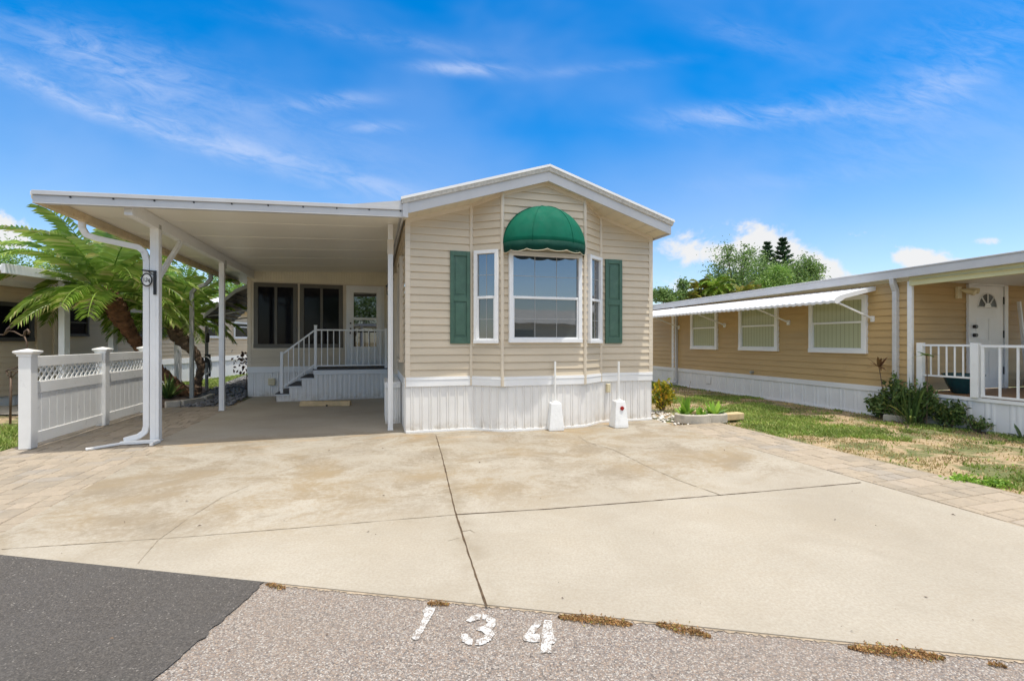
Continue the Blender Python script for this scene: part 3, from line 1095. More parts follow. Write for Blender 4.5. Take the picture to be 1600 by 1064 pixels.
# roof
RV0, RV1, OV = -.47, 11.5, .070
rs = lambda u: 3.215 + .312 * (RIDGE - abs(u - RIDGE))
ul, ur = -OV, WID + OV
rm = home.mb()
for ua, ub in ((ul - .03, RIDGE), (RIDGE, ur + .03)):
    rm.prism([(ua, RV0 - .035, rs(ua) + .187), (ub, RV0 - .035, rs(ub) + .187), (ub, RV0 - .035, rs(ub) + .212), (ua, RV0 - .035, rs(ua) + .212)], (0, RV1 - RV0, 0))
roof = home.part('roof', rm, 'shingle')
cap = home.mb()
for ua, ub in ((ul - .03, RIDGE), (RIDGE, ur + .03)):
    cap.prism([(ua, RV0 - .062, rs(ua) + .182), (ub, RV0 - .062, rs(ub) + .182), (ub, RV0 - .062, rs(ub) + .219), (ua, RV0 - .062, rs(ua) + .219)], (0, .08, 0))
home.part('roof_edge', cap, 'white', roof)
dr = home.mb()
for ua, ub in ((ul - .018, RIDGE), (RIDGE, ur + .018)):
    dr.prism([(ua, RV0 - .028, rs(ua) + .130), (ub, RV0 - .028, rs(ub) + .130), (ub, RV0 - .05, rs(ub) + .184), (ua, RV0 - .05, rs(ua) + .184)], (0, .06, 0))
dr.box(ur + .0, ur + .02, RV0, RV1, rs(ur) + .12, rs(ur) + .185)
dr.box(ul - .02, ul, RV0, RV1, rs(ul) + .12, rs(ul) + .185)
home.part('drip_band', dr, 'drip', roof)
fm = home.mb()
for ua, ub in ((ul, RIDGE), (RIDGE, ur)):
    fm.prism([(ua, RV0, rs(ua) - .02), (ub, RV0, rs(ub) - .02), (ub, RV0, rs(ub) + .138), (ua, RV0, rs(ua) + .138)], (0, .022, 0))
fm.box(ur - .02, ur, RV0 + .022, RV1, rs(ur) - .02, rs(ur) + .12)
fm.box(ul, ul + .02, RV0 + .022, RV1, rs(ul) - .02, rs(ul) + .12)
fm.box(RIDGE - .012, RIDGE + .012, RV0 - .004, RV0, rs(RIDGE) - .018, rs(RIDGE) + .125)
home.part('fascia', fm, 'fascia', roof)
sf = home.mb()
nb_ = 22
for k in range(nb_):
    ua = ul + .02 + (ur - ul - .04) * k / nb_
    ub = ul + .02 + (ur - ul - .04) * (k + 1) / nb_ - .006
    sf.poly([(ua, RV0 + .02, rs(ua) + .004), (ub, RV0 + .02, rs(ub) + .004), (ub, 0.02, rs(ub) + .004), (ua, 0.02, rs(ua) + .004)])
    sf.poly([(ub, RV0 + .02, rs(ub) + .004), (ub + .006, RV0 + .02, rs(ub) + .014), (ub + .006, 0.02, rs(ub) + .014), (ub, 0.02, rs(ub) + .004)])
sf.poly([(WID, 0, rs(WID)), (ur - .02, 0, rs(ur - .02)), (ur - .02, RV1, rs(ur - .02)), (WID, RV1, rs(WID))])
home.part('soffit', sf, 'soffit', roof)
bk = home.mb()
bk.box(.02, WID - .02, 10.9, 11.0, 0, 3.2)
home.part('rear_end_wall', bk, 'siding')

# bay windows
window(home, HB, BAY[2], BAY[3], .095, 1.305, 1.365, 2.77, .062, mid=2.063, grid=(3, 2))
Lb = math.hypot(.42, .31)
window(home, HB, BAY[1], BAY[2], .075, Lb - .045, 1.355, 2.79, .055, mid=2.063, grid=(2, 2))
window(home, HB, BAY[3], BAY[4], .06, math.hypot(.44, .31) - .06, 1.355, 2.79, .055, mid=2.063, grid=(2, 2))

# shutters
for (ua, ub) in ((.665, .978), (3.318, 3.636)):
    s_ = home.mb()
    za, zb = 1.352, 2.785
    y0, y1 = -.048, -.014
    st = .055
    zm = 2.05
    s_.box(ua, ua + st, y0, y1, za, zb).box(ub - st, ub, y0, y1, za, zb)
    for (p, q) in ((za, za + .105), (zm - .045, zm + .045), (zb - .075, zb)):
        s_.box(ua + st, ub - st, y0, y1, p, q)
    for (p, q) in ((za + .105, zm - .045), (zm + .045, zb - .075)):
        s_.box(ua + st, ub - st, y0 + .018, y1, p, q)
        s_.box(ua + st + .028, ub - st - .028, y0 + .010, y0 + .018, p + .028, q - .028)
    home.part('shutter', s_, 'shutter', bevel=.004)

# dome awning: canopy > seams, valance, edge
AC, AW, AP, AH, AZ = 2.10, .672, .43, .615, 2.878
def dome(th, ph, k=1.0):
    c, s = math.cos(ph), math.sin(ph)
    return (AC - AW * k * c * math.cos(th), -.335 - AP * k * c * math.sin(th), AZ + AH * k * s)


dm = home.mb()
NTH, NPH = 32, 14
vs = [dome(PI * i / NTH, PI / 2 * j / NPH) for j in range(NPH + 1) for i in range(NTH + 1)]
dm.add(vs, [(j * (NTH + 1) + i, j * (NTH + 1) + i + 1, (j + 1) * (NTH + 1) + i + 1, (j + 1) * (NTH + 1) + i) for j in range(NPH) for i in range(NTH)])
awn = home.part('dome_awning', dm, 'canvas', smooth=True, solid=.004)
sm_ = home.mb()
for th in (PI * .34, PI * .66, .04, PI - .04):
    sm_.tube([dome(th, PI / 2 * j / 12, 1.004) for j in range(13)], .007, 6)
home.part('seam', sm_, 'canvas', awn, smooth=True)
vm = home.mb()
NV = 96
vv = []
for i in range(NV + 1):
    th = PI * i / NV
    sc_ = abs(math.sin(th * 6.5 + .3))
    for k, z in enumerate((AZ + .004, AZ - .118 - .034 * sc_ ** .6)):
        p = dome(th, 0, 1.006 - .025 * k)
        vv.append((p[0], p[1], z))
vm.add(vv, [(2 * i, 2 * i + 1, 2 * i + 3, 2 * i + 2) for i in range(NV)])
home.part('valance', vm, 'canvas_shaded', awn, smooth=True, solid=.004)
em = home.mb()
em.tube([(vv[2 * i + 1][0], vv[2 * i + 1][1], vv[2 * i + 1][2]) for i in range(NV + 1)], .0045, 5)
home.part('scallop_binding', em, 'cream', awn)
hd = home.mb()
hd.box(AC - .66, AC + .66, -.372, -.325, 2.765, 2.90)
home.part('window_header', hd, 'cream')

# electrical box on the front skirting
eb = home.mb().box(3.335, 3.40, -.075, -.012, .52, .665)
home.part('outlet_cover', eb, 'cream_plastic', bevel=.012)

# side door & dark side window seen edge-on
window(home, HB, (0, 5.7), (0, 0), 2.6, 3.5, .74, 2.72, .05, mid=None, grid=None, mats=('trim', 'dkglass', 'dkglass'), name='side_door', dep=.06)
window(home, HB, (0, 5.7), (0, 0), 4.35, 5.25, 1.05, 2.75, .05, mid=None, grid=None, mats=('trim', 'dkglass', 'dkglass'), name='side_window', dep=.05)

# porch lantern on the side wall
lm = home.mb()
lz = 2.52
lm.tube([(0, 3.1, lz + .16), (-.08, 3.1, lz + .20), (-.15, 3.1, lz + .17), (-.16, 3.1, lz + .10)], .010, 6)
lm.box(-.025, -.012, 3.05, 3.15, lz + .06, lz + .24)
lm.lathe([(.015, .10), (.075, .04), (.07, .03), (.02, .03)], (-.16, 3.1, lz))
lm.lathe([(.02, -.16), (.05, -.14), (.05, -.125), (.01, -.125)], (-.16, 3.1, lz))
for a in range(4):
    x, y = .058 * math.cos(a * PI / 2 + .4), .058 * math.sin(a * PI / 2 + .4)
    lm.tube([(-.16 + x, 3.1 + y, lz + .03), (-.16 + x * .75, 3.1 + y * .75, lz - .13)], .006, 5)
lan = home.part('lantern', lm, 'black')
home.part('bulb', home.mb().lathe([(.012, -.09), (.028, -.06), (.03, -.03), (.012, .01)], (-.16, 3.1, lz)), 'cream_plastic', lan, smooth=True)

# ---- sunroom addition at the back of the carport (part of the home)
RVV = 5.75
RU0 = -3.47
wm = MB()
siding(wm, HB, (RU0 + .05, RVV), (-1.17, RVV), .745, 1.20, .115)
siding(wm, HB, (RU0, 11), (RU0, RVV), .745, 3.1, .115)
home.part('sunroom_wall', wm, 'siding')
vp = ribbed(MB(), HB, [(RU0 + .06, RVV), (0, RVV)], 2.84, 3.3, .062, .006)
vp.xf = HB
vp.box(RU0 + .06, -.01, RVV + .002, RVV + .06, .6, 2.85)
home.part('panel_wall', vp, 'panel')
ct = home.mb()
ct.box(RU0 - .01, RU0 + .075, RVV - .02, RVV + .06, 0.74, 3.2)
for (p, q) in ((RU0 + .09, RU0 + .13), (-2.335, -2.285), (-1.245, -1.175), (-.19, -.02)):
    ct.box(p, q, RVV - .016, RVV + .01, 1.20, 2.87)
ct.box(RU0 + .075, -1.175, RVV - .02, RVV + .01, 1.165, 1.21)
ct.box(RU0 + .075, -.02, RVV - .014, RVV + .01, 2.845, 2.875)
home.part('wall_trim', ct, 'trim', bevel=.004)
for (p, q) in ((RU0 + .132, -2.337), (-2.283, -1.247)):
    o = window(home, HB, (RU0, RVV), (0, RVV), p - RU0, q - RU0, 1.212, 2.843, .10, mid=None, grid=None, mats=('greyframe', 'dkglass', 'dkglass'), name='sliding_window', off=.004, dep=.03)
    c_ = (p + q) / 2
    MB(HB).box(c_ - .032, c_ + .032, RVV - .028, RVV, 1.312, 2.743).build('meeting_rail', MT['greyframe'], o, bevel=.003)
# glazed door
dx0, dx1 = -1.165, -.205
dmm = home.mb()
dmm.box(dx0, dx1, RVV - .02, RVV + .005, .74, 2.84)
dmm.box(dx0 + .06, dx0 + .185, RVV - .045, RVV - .018, .76, 2.78).box(dx1 - .20, dx1 - .06, RVV - .045, RVV - .018, .76, 2.78)
dmm.box(dx0 + .185, dx1 - .20, RVV - .045, RVV - .018, .76, 1.24).box(dx0 + .185, dx1 - .20, RVV - .045, RVV - .018, 2.66, 2.78)
door = home.part('glazed_door', dmm, 'white', bevel=.004)
home.part('door_pane', home.mb().box(dx0 + .18, dx1 - .195, RVV - .03, RVV - .022, 1.24, 2.66), 'doorglass', door)
home.part('pane_bar', home.mb().box(dx0 + .185, dx1 - .20, RVV - .05, RVV - .03, 1.94, 2.0), 'white', door)
for z in (1.85, 1.71, 1.60):
    home.part('door_handle' if z < 1.65 else 'door_lock', home.mb().tube([(dx0 + .11, RVV - .045, z), (dx0 + .11, RVV - .085, z)], .022 if z > 1.65 else .03, 10), 'bronze', door)
rk = ribbed(MB(), HB, [(RU0, RVV), (0, RVV)], 0, .60, .19, .008)
ribbed(rk, HB, [(RU0, 11), (RU0, RVV)], 0, .60, .19, .008)
home.part('sunroom_skirting', rk, 'skirt')
home.part('sunroom_skirt_trim', home.mb().box(RU0 - .02, -.02, RVV - .022, RVV + .01, .595, .745).box(RU0 - .02, RU0 + .01, RVV, 11, .595, .745), 'white', bevel=.004)
home.part('outlet_cover', home.mb().box(RU0 + .46, RU0 + .62, RVV - .07, RVV - .005, .28, .45), 'cream_plastic', bevel=.014)
# grey side awning over the sunroom's side windows
aw = home.mb()
pa = [(RU0 - .02, 2.80), (RU0 - .30, 2.66), (RU0 - .98, 2.03), (RU0 - 1.0, 1.97)]
for (p, q) in zip(pa[:-1], pa[1:]):
    aw.prism([(p[0], RVV + .15, p[1]), (q[0], RVV + .15, q[1]), (q[0], RVV + .15, q[1] - .02), (p[0], RVV + .15, p[1] - .02)], (0, 2.6, 0))
sa = home.part('side_awning', aw, 'greyalu_d')
for k in range(7):
    t = .1 + k * .14
    x, z = pa[1][0] + (pa[2][0] - pa[1][0]) * t, pa[1][1] + (pa[2][1] - pa[1][1]) * t - .03
    home.part('awning_batten', home.mb().box(x - .02, x + .02, RVV + .12, RVV + 2.75, z - .015, z + .008), 'black', sa)
ef = home.mb()
for (p, q) in zip(pa[:-1], pa[1:]):
    ef.prism([(p[0], RVV + .10, p[1] + .02), (q[0], RVV + .10, q[1] + .02), (q[0], RVV + .10, q[1] - .075), (p[0], RVV + .10, p[1] - .075)], (0, .05, 0))
home.part('awning_end', ef, 'greyalu', sa)
for vv_ in (.3, 2.4):
    home.part('awning_arm', home.mb().bar((RU0 - .95, RVV + vv_, 2.0), (RU0 - .01, RVV + vv_, 2.18), .03, .03), 'greyalu', sa)

# ================================================================ CARPORT
cp = Thing('carport', 'white flat-roofed metal carport with cream ceiling over a concrete slab', 'carport', (-3.37, .43, 0))
cz = lambda u: 3.235 + .036 * u
CV0, CV1, CU0, CU1 = -.44, 5.72, -4.235, -.10
cl = cp.mb()
v = CV0 + .03
k = 0
while v < CV1:
    vb = min(v + 1.02, CV1)
    cl.prism([(CU0 + .10, v, cz(CU0 + .10)), (CU1, v, cz(CU1)), (CU1, v, cz(CU1) + .028), (CU0 + .1, v, cz(CU0 + .1) + .028)], (0, vb - v - .008, 0))
    cl.prism([(CU0 + .10, vb - .03, cz(CU0 + .10) - .004), (CU1, vb - .03, cz(CU1) - .004), (CU1, vb - .03, cz(CU1) + .01), (CU0 + .1, vb - .03, cz(CU0 + .1) + .01)], (0, .022, 0))
    v += 1.02
cp.part('ceiling_panel', cl, 'ceiling')
rf = cp.mb()
rf.prism([(CU0, CV0, cz(CU0) + .031), (CU1 + .10, CV0, cz(CU1 + .1) + .031), (CU1 + .10, CV0, cz(CU1 + .1) + .044), (CU0, CV0, cz(CU0) + .044)], (0, CV1 - CV0 + 4, 0))
croof = cp.part('roof', rf, 'white')
ff = cp.mb()
def fas(z0, z1, v0, v1):
    ff.prism([(CU0 - .01, v0, cz(CU0) + z0), (CU1 + .10, v0, cz(CU1 + .1) + z0), (CU1 + .10, v0, cz(CU1 + .1) + z1), (CU0 - .01, v0, cz(CU0) + z1)], (0, v1 - v0, 0))
fas(-.080, .002, CV0 - .012, CV0 + .02)
fas(.002, .052, CV0 - .034, CV0 + .05)
fas(-.096, -.080, CV0 - .018, CV0 + .05)
cp.part('fascia', ff, 'fascia', croof, bevel=.003)
sb = cp.mb()
u = CU0 + .35
while u < CU1:
    cp.part('screw', cp.mb().tube([(u, CV0 - .022, cz(u) - .010), (u, CV0 - .012, cz(u) - .010)], .011, 6), 'black', croof)
    u += .42
# gutter on the low left edge
gm = cp.mb()
gz = cz(CU0)
gm.prism([(CU0, CV0 + .0, gz + .028), (CU0 - .02, CV0, gz + .028), (CU0 - .03, CV0, gz - .03), (CU0 + .01, CV0, gz - .10), (CU0 + .10, CV0, gz - .10), (CU0 + .10, CV0, gz + .0)], (0, CV1 - CV0 + 2, 0))
gut = cp.part('gutter', gm, 'gutter')
gl = cp.mb().prism([(CU0 - .038, CV0, gz + .045), (CU0 - .022, CV0, gz + .045), (CU0 - .022, CV0, gz - .0), (CU0 - .038, CV0, gz - .0)], (0, CV1 - CV0 + 2, 0))
cp.part('gutter_lip', gl, 'white', gut)
# beam, posts, brace
PU = -3.37
bz1 = cz(PU) - .002
bz0 = bz1 - .165
bm_ = cp.mb().box(PU - .045, PU + .045, CV0 + .11, CV1, bz0, bz1)
cp.part('beam', bm_, 'white', bevel=.004)
def post(u, v, w_, top, foot=True):
    p = cp.mb().box(u - w_, u + w_, v - w_, v + w_, 0.012, top)
    p.box(u - w_ * .35, u + w_ * .35, v - w_ - .004, v - w_, .03, top - .01)
    p.box(u - w_ - .004, u + w_ + .004, v - w_ - .03, v + w_ + .03, 0, .012)
    return cp.part('post', p, 'white', bevel=.004)
post(PU, .43, .052, bz0)
post(PU - .02, 3.42, .045, bz0)
post(-.215, .377, .038, cz(-.2) - .003)
cp.part('collar', cp.mb().box(-.262, -.168, .33, .424, 2.75, 2.98), 'trim', bevel=.004)
for (v_, dz_) in ((.41, .25), (3.39, .1)):
    cp.part('post_bracket', cp.mb().box(PU + .046, PU + .052, v_, v_ + .06, bz0 - dz_, bz0 + .06), 'greyalu')
cp.part('brace', cp.mb().bar((PU, .46, 2.24), (PU, 1.30, bz0 - .0), .045, .07), 'white', bevel=.003)
# downspouts
dsp = cp.mb()
def spout(pts, w1=.075, w2=.055):
    for a, b in zip(pts[:-1], pts[1:]):
        a, b = Vector(a), Vector(b)
        d = (b - a).normalized()
        dsp.bar(a - d * .012, b + d * .012, w1, w2, up=(0, 1, 0))
    return dsp
spout([(CU0 + .03, .42, gz - .09), (CU0 + .03, .42, gz - .18), (CU0 + .08, .42, gz - .27), (CU0 + .20, .42, gz - .31), (PU - .20, .42, 2.68), (PU - .13, .42, 2.62), (PU - .105, .42, 2.50),
       (PU - .105, .42, .22), (PU - .125, .42, .14), (PU - .19, .40, .085), (PU - .33, .36, .05)])
ds = cp.part('downspout', dsp, 'white', bevel=.010)
dsp = cp.mb()
spout([(CU0 + .03, 5.5, gz - .09), (CU0 + .03, 5.5, gz - .22), (CU0 - .06, 5.5, gz - .34), (CU0 - .28, 5.5, gz - .45), (CU0 - .36, 5.5, gz - .55), (CU0 - .36, 5.5, .02)], .085, .07)
o = cp.part('downspout', dsp, 'greypole', bevel=.010)
o['label'] = 'grey weathered rear downspout'
# flashing where the carport roof meets the home
fl = cp.mb()
fl.prism([(-.75, CV0 - .03, cz(-.75) + .054), (.0, CV0 - .03, cz(0) + .054), (-.02, CV0 - .03, cz(0) + .135), (-.04, CV0 - .03, cz(0) + .14)], (0, .3, 0))
fl.box(-.075, .0, CV0 - .045, CV0 + .03, cz(0) - .10, cz(0) + .15)
cp.part('flashing', fl, 'fascia', croof)

# oval number plaque hanging beside the front post
pq = Thing('house_number_sign', 'black-rimmed white oval number sign hung from the front left carport post', 'number sign', (PU - .05, .36, 1.95))
q0 = (PU - .075, .345, 2.23)
ov = [(q0[0] + .058 * math.cos(a), q0[1], q0[2] + .084 * math.sin(a)) for a in [2 * PI * i / 32 for i in range(32)]]
pq.part('plaque', pq.mb().prism(ov, (0, .008, 0)), MT['pvc'])
pq.part('rim', pq.mb().tube(ov + [ov[0]], .009, 6), 'black')
pq.part('bracket', pq.mb().box(PU - .002, PU + .03, .352, .372, 2.03, 2.36).bar((PU + .01, .362, 2.35), (PU - .13, .352, 2.36), .014, .018).tube([(PU + .01, .362, 2.30), (PU - .03, .36, 2.315), (PU - .06, .355, 2.35)], .006, 6), 'black')
for (polys, cx, dx_) in ((D1, 245, -.031), (D3, 590, -.003), (D4, 970, .027)):
    for p in polys:
        q = [(q0[0] + dx_ + (a[0] - cx) * .00013, q0[2] - (a[1] - 400) * .00030) for a in p]
        if polys is D1:
            q = [(q0[0] - .036, q0[2] + .022), (q0[0] - .027, q0[2] + .030), (q0[0] - .027, q0[2] - .030), (q0[0] - .034, q0[2] - .030)]
        pq.part('digit', pq.mb().poly([(a[0], q0[1] - .003, a[1]) for a in q]), 'black')


# rubber-free concrete parking stop in front of the deck
wsx = Thing('parking_stop', 'low tan concrete parking stop lying on the slab before the steps', 'parking stop', (-1.46, 3.52, 0))
X = Matrix.Translation((-1.46, 3.54, 0)) @ Matrix.Rotation(math.radians(-14), 4, 'Z')
m = wsx.mb(X)
m.prism([(-.53, -.08, 0), (-.53, .08, 0), (-.53, .055, .10), (-.53, -.055, .10)], (1.06, 0, 0))
wsx.part('block', m, 'tanblock', bevel=.012)
wsx.part('rod', wsx.mb(X).tube([(.05, -.09, .0), (.05, -.09, .03)], .02, 8), 'black')

# splash block under the downspout
spb = Thing('splash_block', 'white splash block at the foot of the front downspout', 'splash block', (PU - .3, .3, 0))
m = spb.mb()
m.box(PU - .36, PU + .10, .28, .33, 0, .045).bar((PU + .07, .31, .02), (PU + .07, .10, .02), .04, .04).bar((PU - .34, .305, .018), (PU - .62, .06, .012), .05, .03)
m.box(PU - .36, PU + .0, .33, .50, .0, .018)
spb.part('trough', m, 'whiteblock', bevel=.008)

# ================================================================ STEPS AND DECK
dk = Thing('porch_deck', 'white skirted entry deck with three grey carpeted steps and white picket railing', 'porch', (-1.1, 5.1, 0))
DU0, DU1, DV0, DV1, DZ = -1.81, -.16, 4.55, 5.72, .72
sx = [-2.61, -2.34, -2.075, DU0]
sz = [.18, .36, .54]
skd = MB()
ribbed(skd, dk.base, [(DU0, DV0), (DU1, DV0)], 0, .60, .105, .008)
ribbed(skd, dk.base, [(DU1, DV0), (DU1, DV1)], 0, .60, .105, .008)
skd.xf = dk.base
for i in range(3):
    ribbed(skd, dk.base, [(sx[i], DV0), (sx[i + 1], DV0)], 0, sz[i] - .03, .105, .006)
    skd.xf = dk.base
    skd.box(sx[i], sx[i + 1], DV0 + .004, DV1, 0, sz[i] - .02)
skd.box(DU0 + .002, DU1 - .004, DV0 + .012, DV1, 0, .7)
dk.part('skirting', skd, 'skirt')
et = dk.mb().box(DU0 - .01, DU1 + .01, DV0 - .025, DV0 - .001, .60, .705)
for i in range(3):
    et.box(sx[i] - .005, sx[i + 1] - .002, DV0 - .02, DV0 - .002, sz[i] - .045, sz[i] - .012)
dk.part('edge_trim', et, 'white', bevel=.004)
cpt = dk.mb().box(DU0 - .025, DU1 + .012, DV0 - .035, DV1 + .01, .706, DZ + .012)
for i in range(3):
    cpt.box(sx[i] - .025, sx[i + 1], DV0 - .03, DV1, sz[i] - .012, sz[i] + .01)
    cpt.box(sx[i] - .008, sx[i] - .001, DV0, DV1, (sz[i - 1] if i else 0) + .01, sz[i] - .012)
cpt.box(DU0 - .012, DU0 - .003, DV0, DV1, sz[2] + .01, .70)
dk.part('carpet', cpt, 'carpet', bevel=.006)
RT = 1.665
VR = DV0 + .02
for (u, z0, z1) in ((-2.50, sz[0], 1.14), (DU0 + .03, .72, 1.76), (DU1 - .03, .72, RT + .03)):
    dk.part('railing_post', dk.mb().box(u - .03, u + .03, VR - .03, VR + .03, z0, z1 - .02).box(u - .036, u + .036, VR - .036, VR + .036, z1 - .02, z1), 'white', bevel=.004)
rl = dk.mb().box(DU0 + .06, DU1 - .06, VR - .02, VR + .02, RT - .035, RT).box(DU0 + .06, DU1 - .06, VR - .016, VR + .016, .79, .82)
rl.bar((-2.47, VR, 1.10), (DU0, VR, 1.63), .035, .035).bar((-2.47, VR, .34), (DU0, VR, .83), .03, .03)
n_ = 12
for k in range(1, n_):
    x = DU0 + .03 + (DU1 - DU0 - .06) * k / n_
    rl.box(x - .01, x + .01, VR - .01, VR + .01, .81, RT - .03)
for k in range(1, 6):
    t = k / 6
    x = -2.47 + (DU0 + 2.47) * t
    rl.box(x - .01, x + .01, VR - .01, VR + .01, .34 + .49 * t, 1.10 + .53 * t)
dk.part('railing', rl, 'white', bevel=.002)

sst = Thing('side_step', 'small white skirted step box beside the carport side door', 'steps', (-.15, 1.4, 0))
m = ribbed(MB(), sst.base, [(-.27, 1.95), (-.27, .92)], 0, .6, .105, .008)
ribbed(m, sst.base, [(-.27, .92), (-.03, .92)], 0, .6, .105, .008)
sst.part('skirting', m, 'skirt')
sst.part('tread', sst.mb().box(-.29, -.03, .89, 1.97, .60, .70), 'white', bevel=.005)

# ================================================================ WHITE VINYL FENCE
fu = -4.77
fn = Thing('vinyl_fence', 'white vinyl privacy fence panel with lattice top beside the carport', 'fence', (fu, 2.0, 0))
fv = [.40, 2.13, 3.62]
for k, v in enumerate(fv):
    pm = fn.mb().box(fu - .066, fu + .066, v - .066, v + .066, 0, 1.20)
    p_ = fn.part('post', pm, 'pvc', bevel=.006)
    cmx = fn.mb()
    cmx.box(fu - .078, fu + .078, v - .078, v + .078, 1.195, 1.215)
    e = .105
    vsx = [(fu - .075, v - .075, 1.213), (fu + .075, v - .075, 1.213), (fu + .075, v + .075, 1.213), (fu - .075, v + .075, 1.213),
           (fu - e, v - e, 1.245), (fu + e, v - e, 1.245), (fu + e, v + e, 1.245), (fu - e, v + e, 1.245),
           (fu - e, v - e, 1.262), (fu + e, v - e, 1.262), (fu + e, v + e, 1.262), (fu - e, v + e, 1.262), (fu, v, 1.295)]
    fsx = []
    for r_ in (0, 4):
        for q in range(4):
            q2 = (q + 1) % 4
            fsx.append((r_ + q, r_ + q2, r_ + 4 + q2, r_ + 4 + q))
    for q in range(4):
        fsx.append((8 + q, 8 + (q + 1) % 4, 12))
    cmx.add(vsx, fsx)
    fn.part('post_cap', cmx, 'pvc', p_, bevel=.003)
for a, b in zip(fv[:-1], fv[1:]):
    a, b = a + .066, b - .066
    for (z0, z1) in ((1.05, 1.19), (.70, .855), (.04, .19)):
        fn.part('rail', fn.mb().box(fu - .025, fu + .025, a, b, z0, z1), 'pvc', bevel=.006)
    bd = fn.mb()
    nb2 = int((b - a) / .15)
    for k in range(nb2):
        p, q = a + (b - a) * k / nb2, a + (b - a) * (k + 1) / nb2
        bd.box(fu - .014, fu + .014, p + .004, q - .004, .19, .70).box(fu - .008, fu + .008, q - .004, q + .004, .19, .70)
    fn.part('board_panel', bd, 'pvc', bevel=.003)
    lt = fn.mb()
    z0, z1, hh = .855, 1.05, .195
    sp = .112
    s = a - hh
    while s < b:
        for sg in (1, -1):
            pa_, pb_ = (s, z0), (s + hh, z1)
            if sg < 0:
                pa_, pb_ = (s, z1), (s + hh, z0)
            (p, zp), (q, zq) = pa_, pb_
            if q <= a or p >= b:
                continue
            if p < a:
                zp += (zq - zp) * (a - p) / (q - p)
                p = a
            if q > b:
                zq = zp + (zq - zp) * (b - p) / (q - p)
                q = b
            lt.bar((fu + .004 * sg, p, zp), (fu + .004 * sg, q, zq), .023, .007, up=(1, 0, 0))
        s += sp
    fn.part('lattice', lt, 'pvc')

# ================================================================ TWO POLE BLOCKS BEFORE THE HOME
def pole_block(x, y, label, refl, top):
    T = Thing('pole_base', label, 'pole base', (x, y, 0), 'W', group='white concrete pole bases in front of the home')
    T.o.rotation_euler = (0, 0, math.radians(13 if refl else 9))
    m = MB()
    b0, b1, h = .118, .082, .43
    vs = [(-b0, -b0, 0), (b0, -b0, 0), (b0, b0, 0), (-b0, b0, 0), (-b0, -b0, .05), (b0, -b0, .05), (b0, b0, .05), (-b0, b0, .05), (-b1, -b1, h), (b1, -b1, h), (b1, b1, h), (-b1, b1, h)]
    fs = [(3, 2, 1, 0), (8, 9, 10, 11)]
    for r_ in (0, 4):
        for q in range(4):
            q2 = (q + 1) % 4
            fs.append((r_ + q, r_ + q2, r_ + 4 + q2, r_ + 4 + q))
    m.add(vs, fs)
    T.part('concrete_block', m, 'whiteblock', bevel=.014)
    T.part('pole', MB().tube([(0, 0, h - .01), (0, 0, top)], .017, 12).tube([(0, 0, h - .01), (0, 0, h + .02)], .04, 10), 'pvc')
    if refl:
        y_ = -.095 - .012
        T.part('reflector', MB().tube([(.01, -.113, .315), (.01, -.098, .317)], .033, 16).tube([(.01, -.116, .315), (.01, -.110, .315)], .02, 12), 'red', bevel=.003)
    return T


px, py_ = G(868, 673)
pole_block(px, py_ + .08, 'plain white concrete pole base standing nearer the bay window', False, 1.07)
px, py_ = G(968, 668)
pole_block(px, py_ + .06, 'white concrete pole base with a red round reflector on its face', True, 1.06)

# ================================================================ NEIGHBOUR ON THE RIGHT
NU = 8.8
nb = Thing('neighbor_home', 'tan sided neighboring home with white skirting and long white window awning', 'house', (NU + 2, 3, 0))
NB = nb.base
NV0, NV1 = -1.2, 12.0
m = siding(MB(), NB, (NU, NV1), (NU, NV0), .52, 2.47, .135, proud=.019)
nb.part('side_wall', m, 'rsiding')
m = siding(MB(), NB, (NU, NV0), (NU + 6, NV0), .49, 2.66, .135, proud=.019)
nb.part('end_wall', m, 'rsiding')
m = ribbed(MB(), NB, [(NU, NV1), (NU, -7.5)], -.05, .46, .30, .010)
nb.part('skirting', m, 'rskirt')
m = strip_along(MB(), NB, [(NU, NV1), (NU, NV0)], .42, .525, -.01, .028)
strip_along(m, NB, [(NU, NV1), (NU, NV0)], -.05, -.01, .0, .03)
nb.part('skirt_trim', m, 'rskirt', bevel=.004)
nb.part('corner_post', nb.mb().box(NU - .03, NU + .03, NV0 - .03, NV0 + .045, .44, 2.47), 'white', bevel=.004)
nb.part('seam_trim', nb.mb().box(NU - .025, NU + .02, 5.68, 5.78, 0.03, 2.45), 'white', bevel=.004)
gz_ = lambda v: 2.60 - .011 * v
m = nb.mb()
ROU = NU - .14
def slopebox(mb, u0, u1, v0, v1, za, zb):
    P = [(u0, v0, gz_(v0) + za), (u1, v0, gz_(v0) + za), (u1, v0, gz_(v0) + zb), (u0, v0, gz_(v0) + zb)]
    Q = [(p[0], v1, p[2] + gz_(v1) - gz_(v0)) for p in P]
    return mb.add(P + Q, [(0, 1, 2, 3), (7, 6, 5, 4), (0, 4, 5, 1), (1, 5, 6, 2), (2, 6, 7, 3), (3, 7, 4, 0)])
mr = nb.mb()
P0 = [(ROU, NV1 + .3, 2.46), (NU + 3.0, NV1 + .3, 2.78), (NU + 6, NV1 + .3, 2.46)]
mr.add([(ROU + .02, -7.6, gz_(-7.6) + .03), (NU + 3, -7.6, gz_(-7.6) + .32), (NU + 6, -7.6, gz_(-7.6) + .03), (ROU + .02, NV1 + .3, gz_(NV1) + .03), (NU + 3, NV1 + .3, gz_(NV1) + .32), (NU + 6, NV1 + .3, gz_(NV1) + .03)],
       [(0, 1, 4, 3), (1, 2, 5, 4)])
mr.poly([(ROU + .02, -7.6, 2.47), (NU + 6, -7.6, 2.47), (NU + 6, -1.25, 2.47), (ROU + .02, -1.25, 2.47)])
nroof = nb.part('roof', mr, 'white')
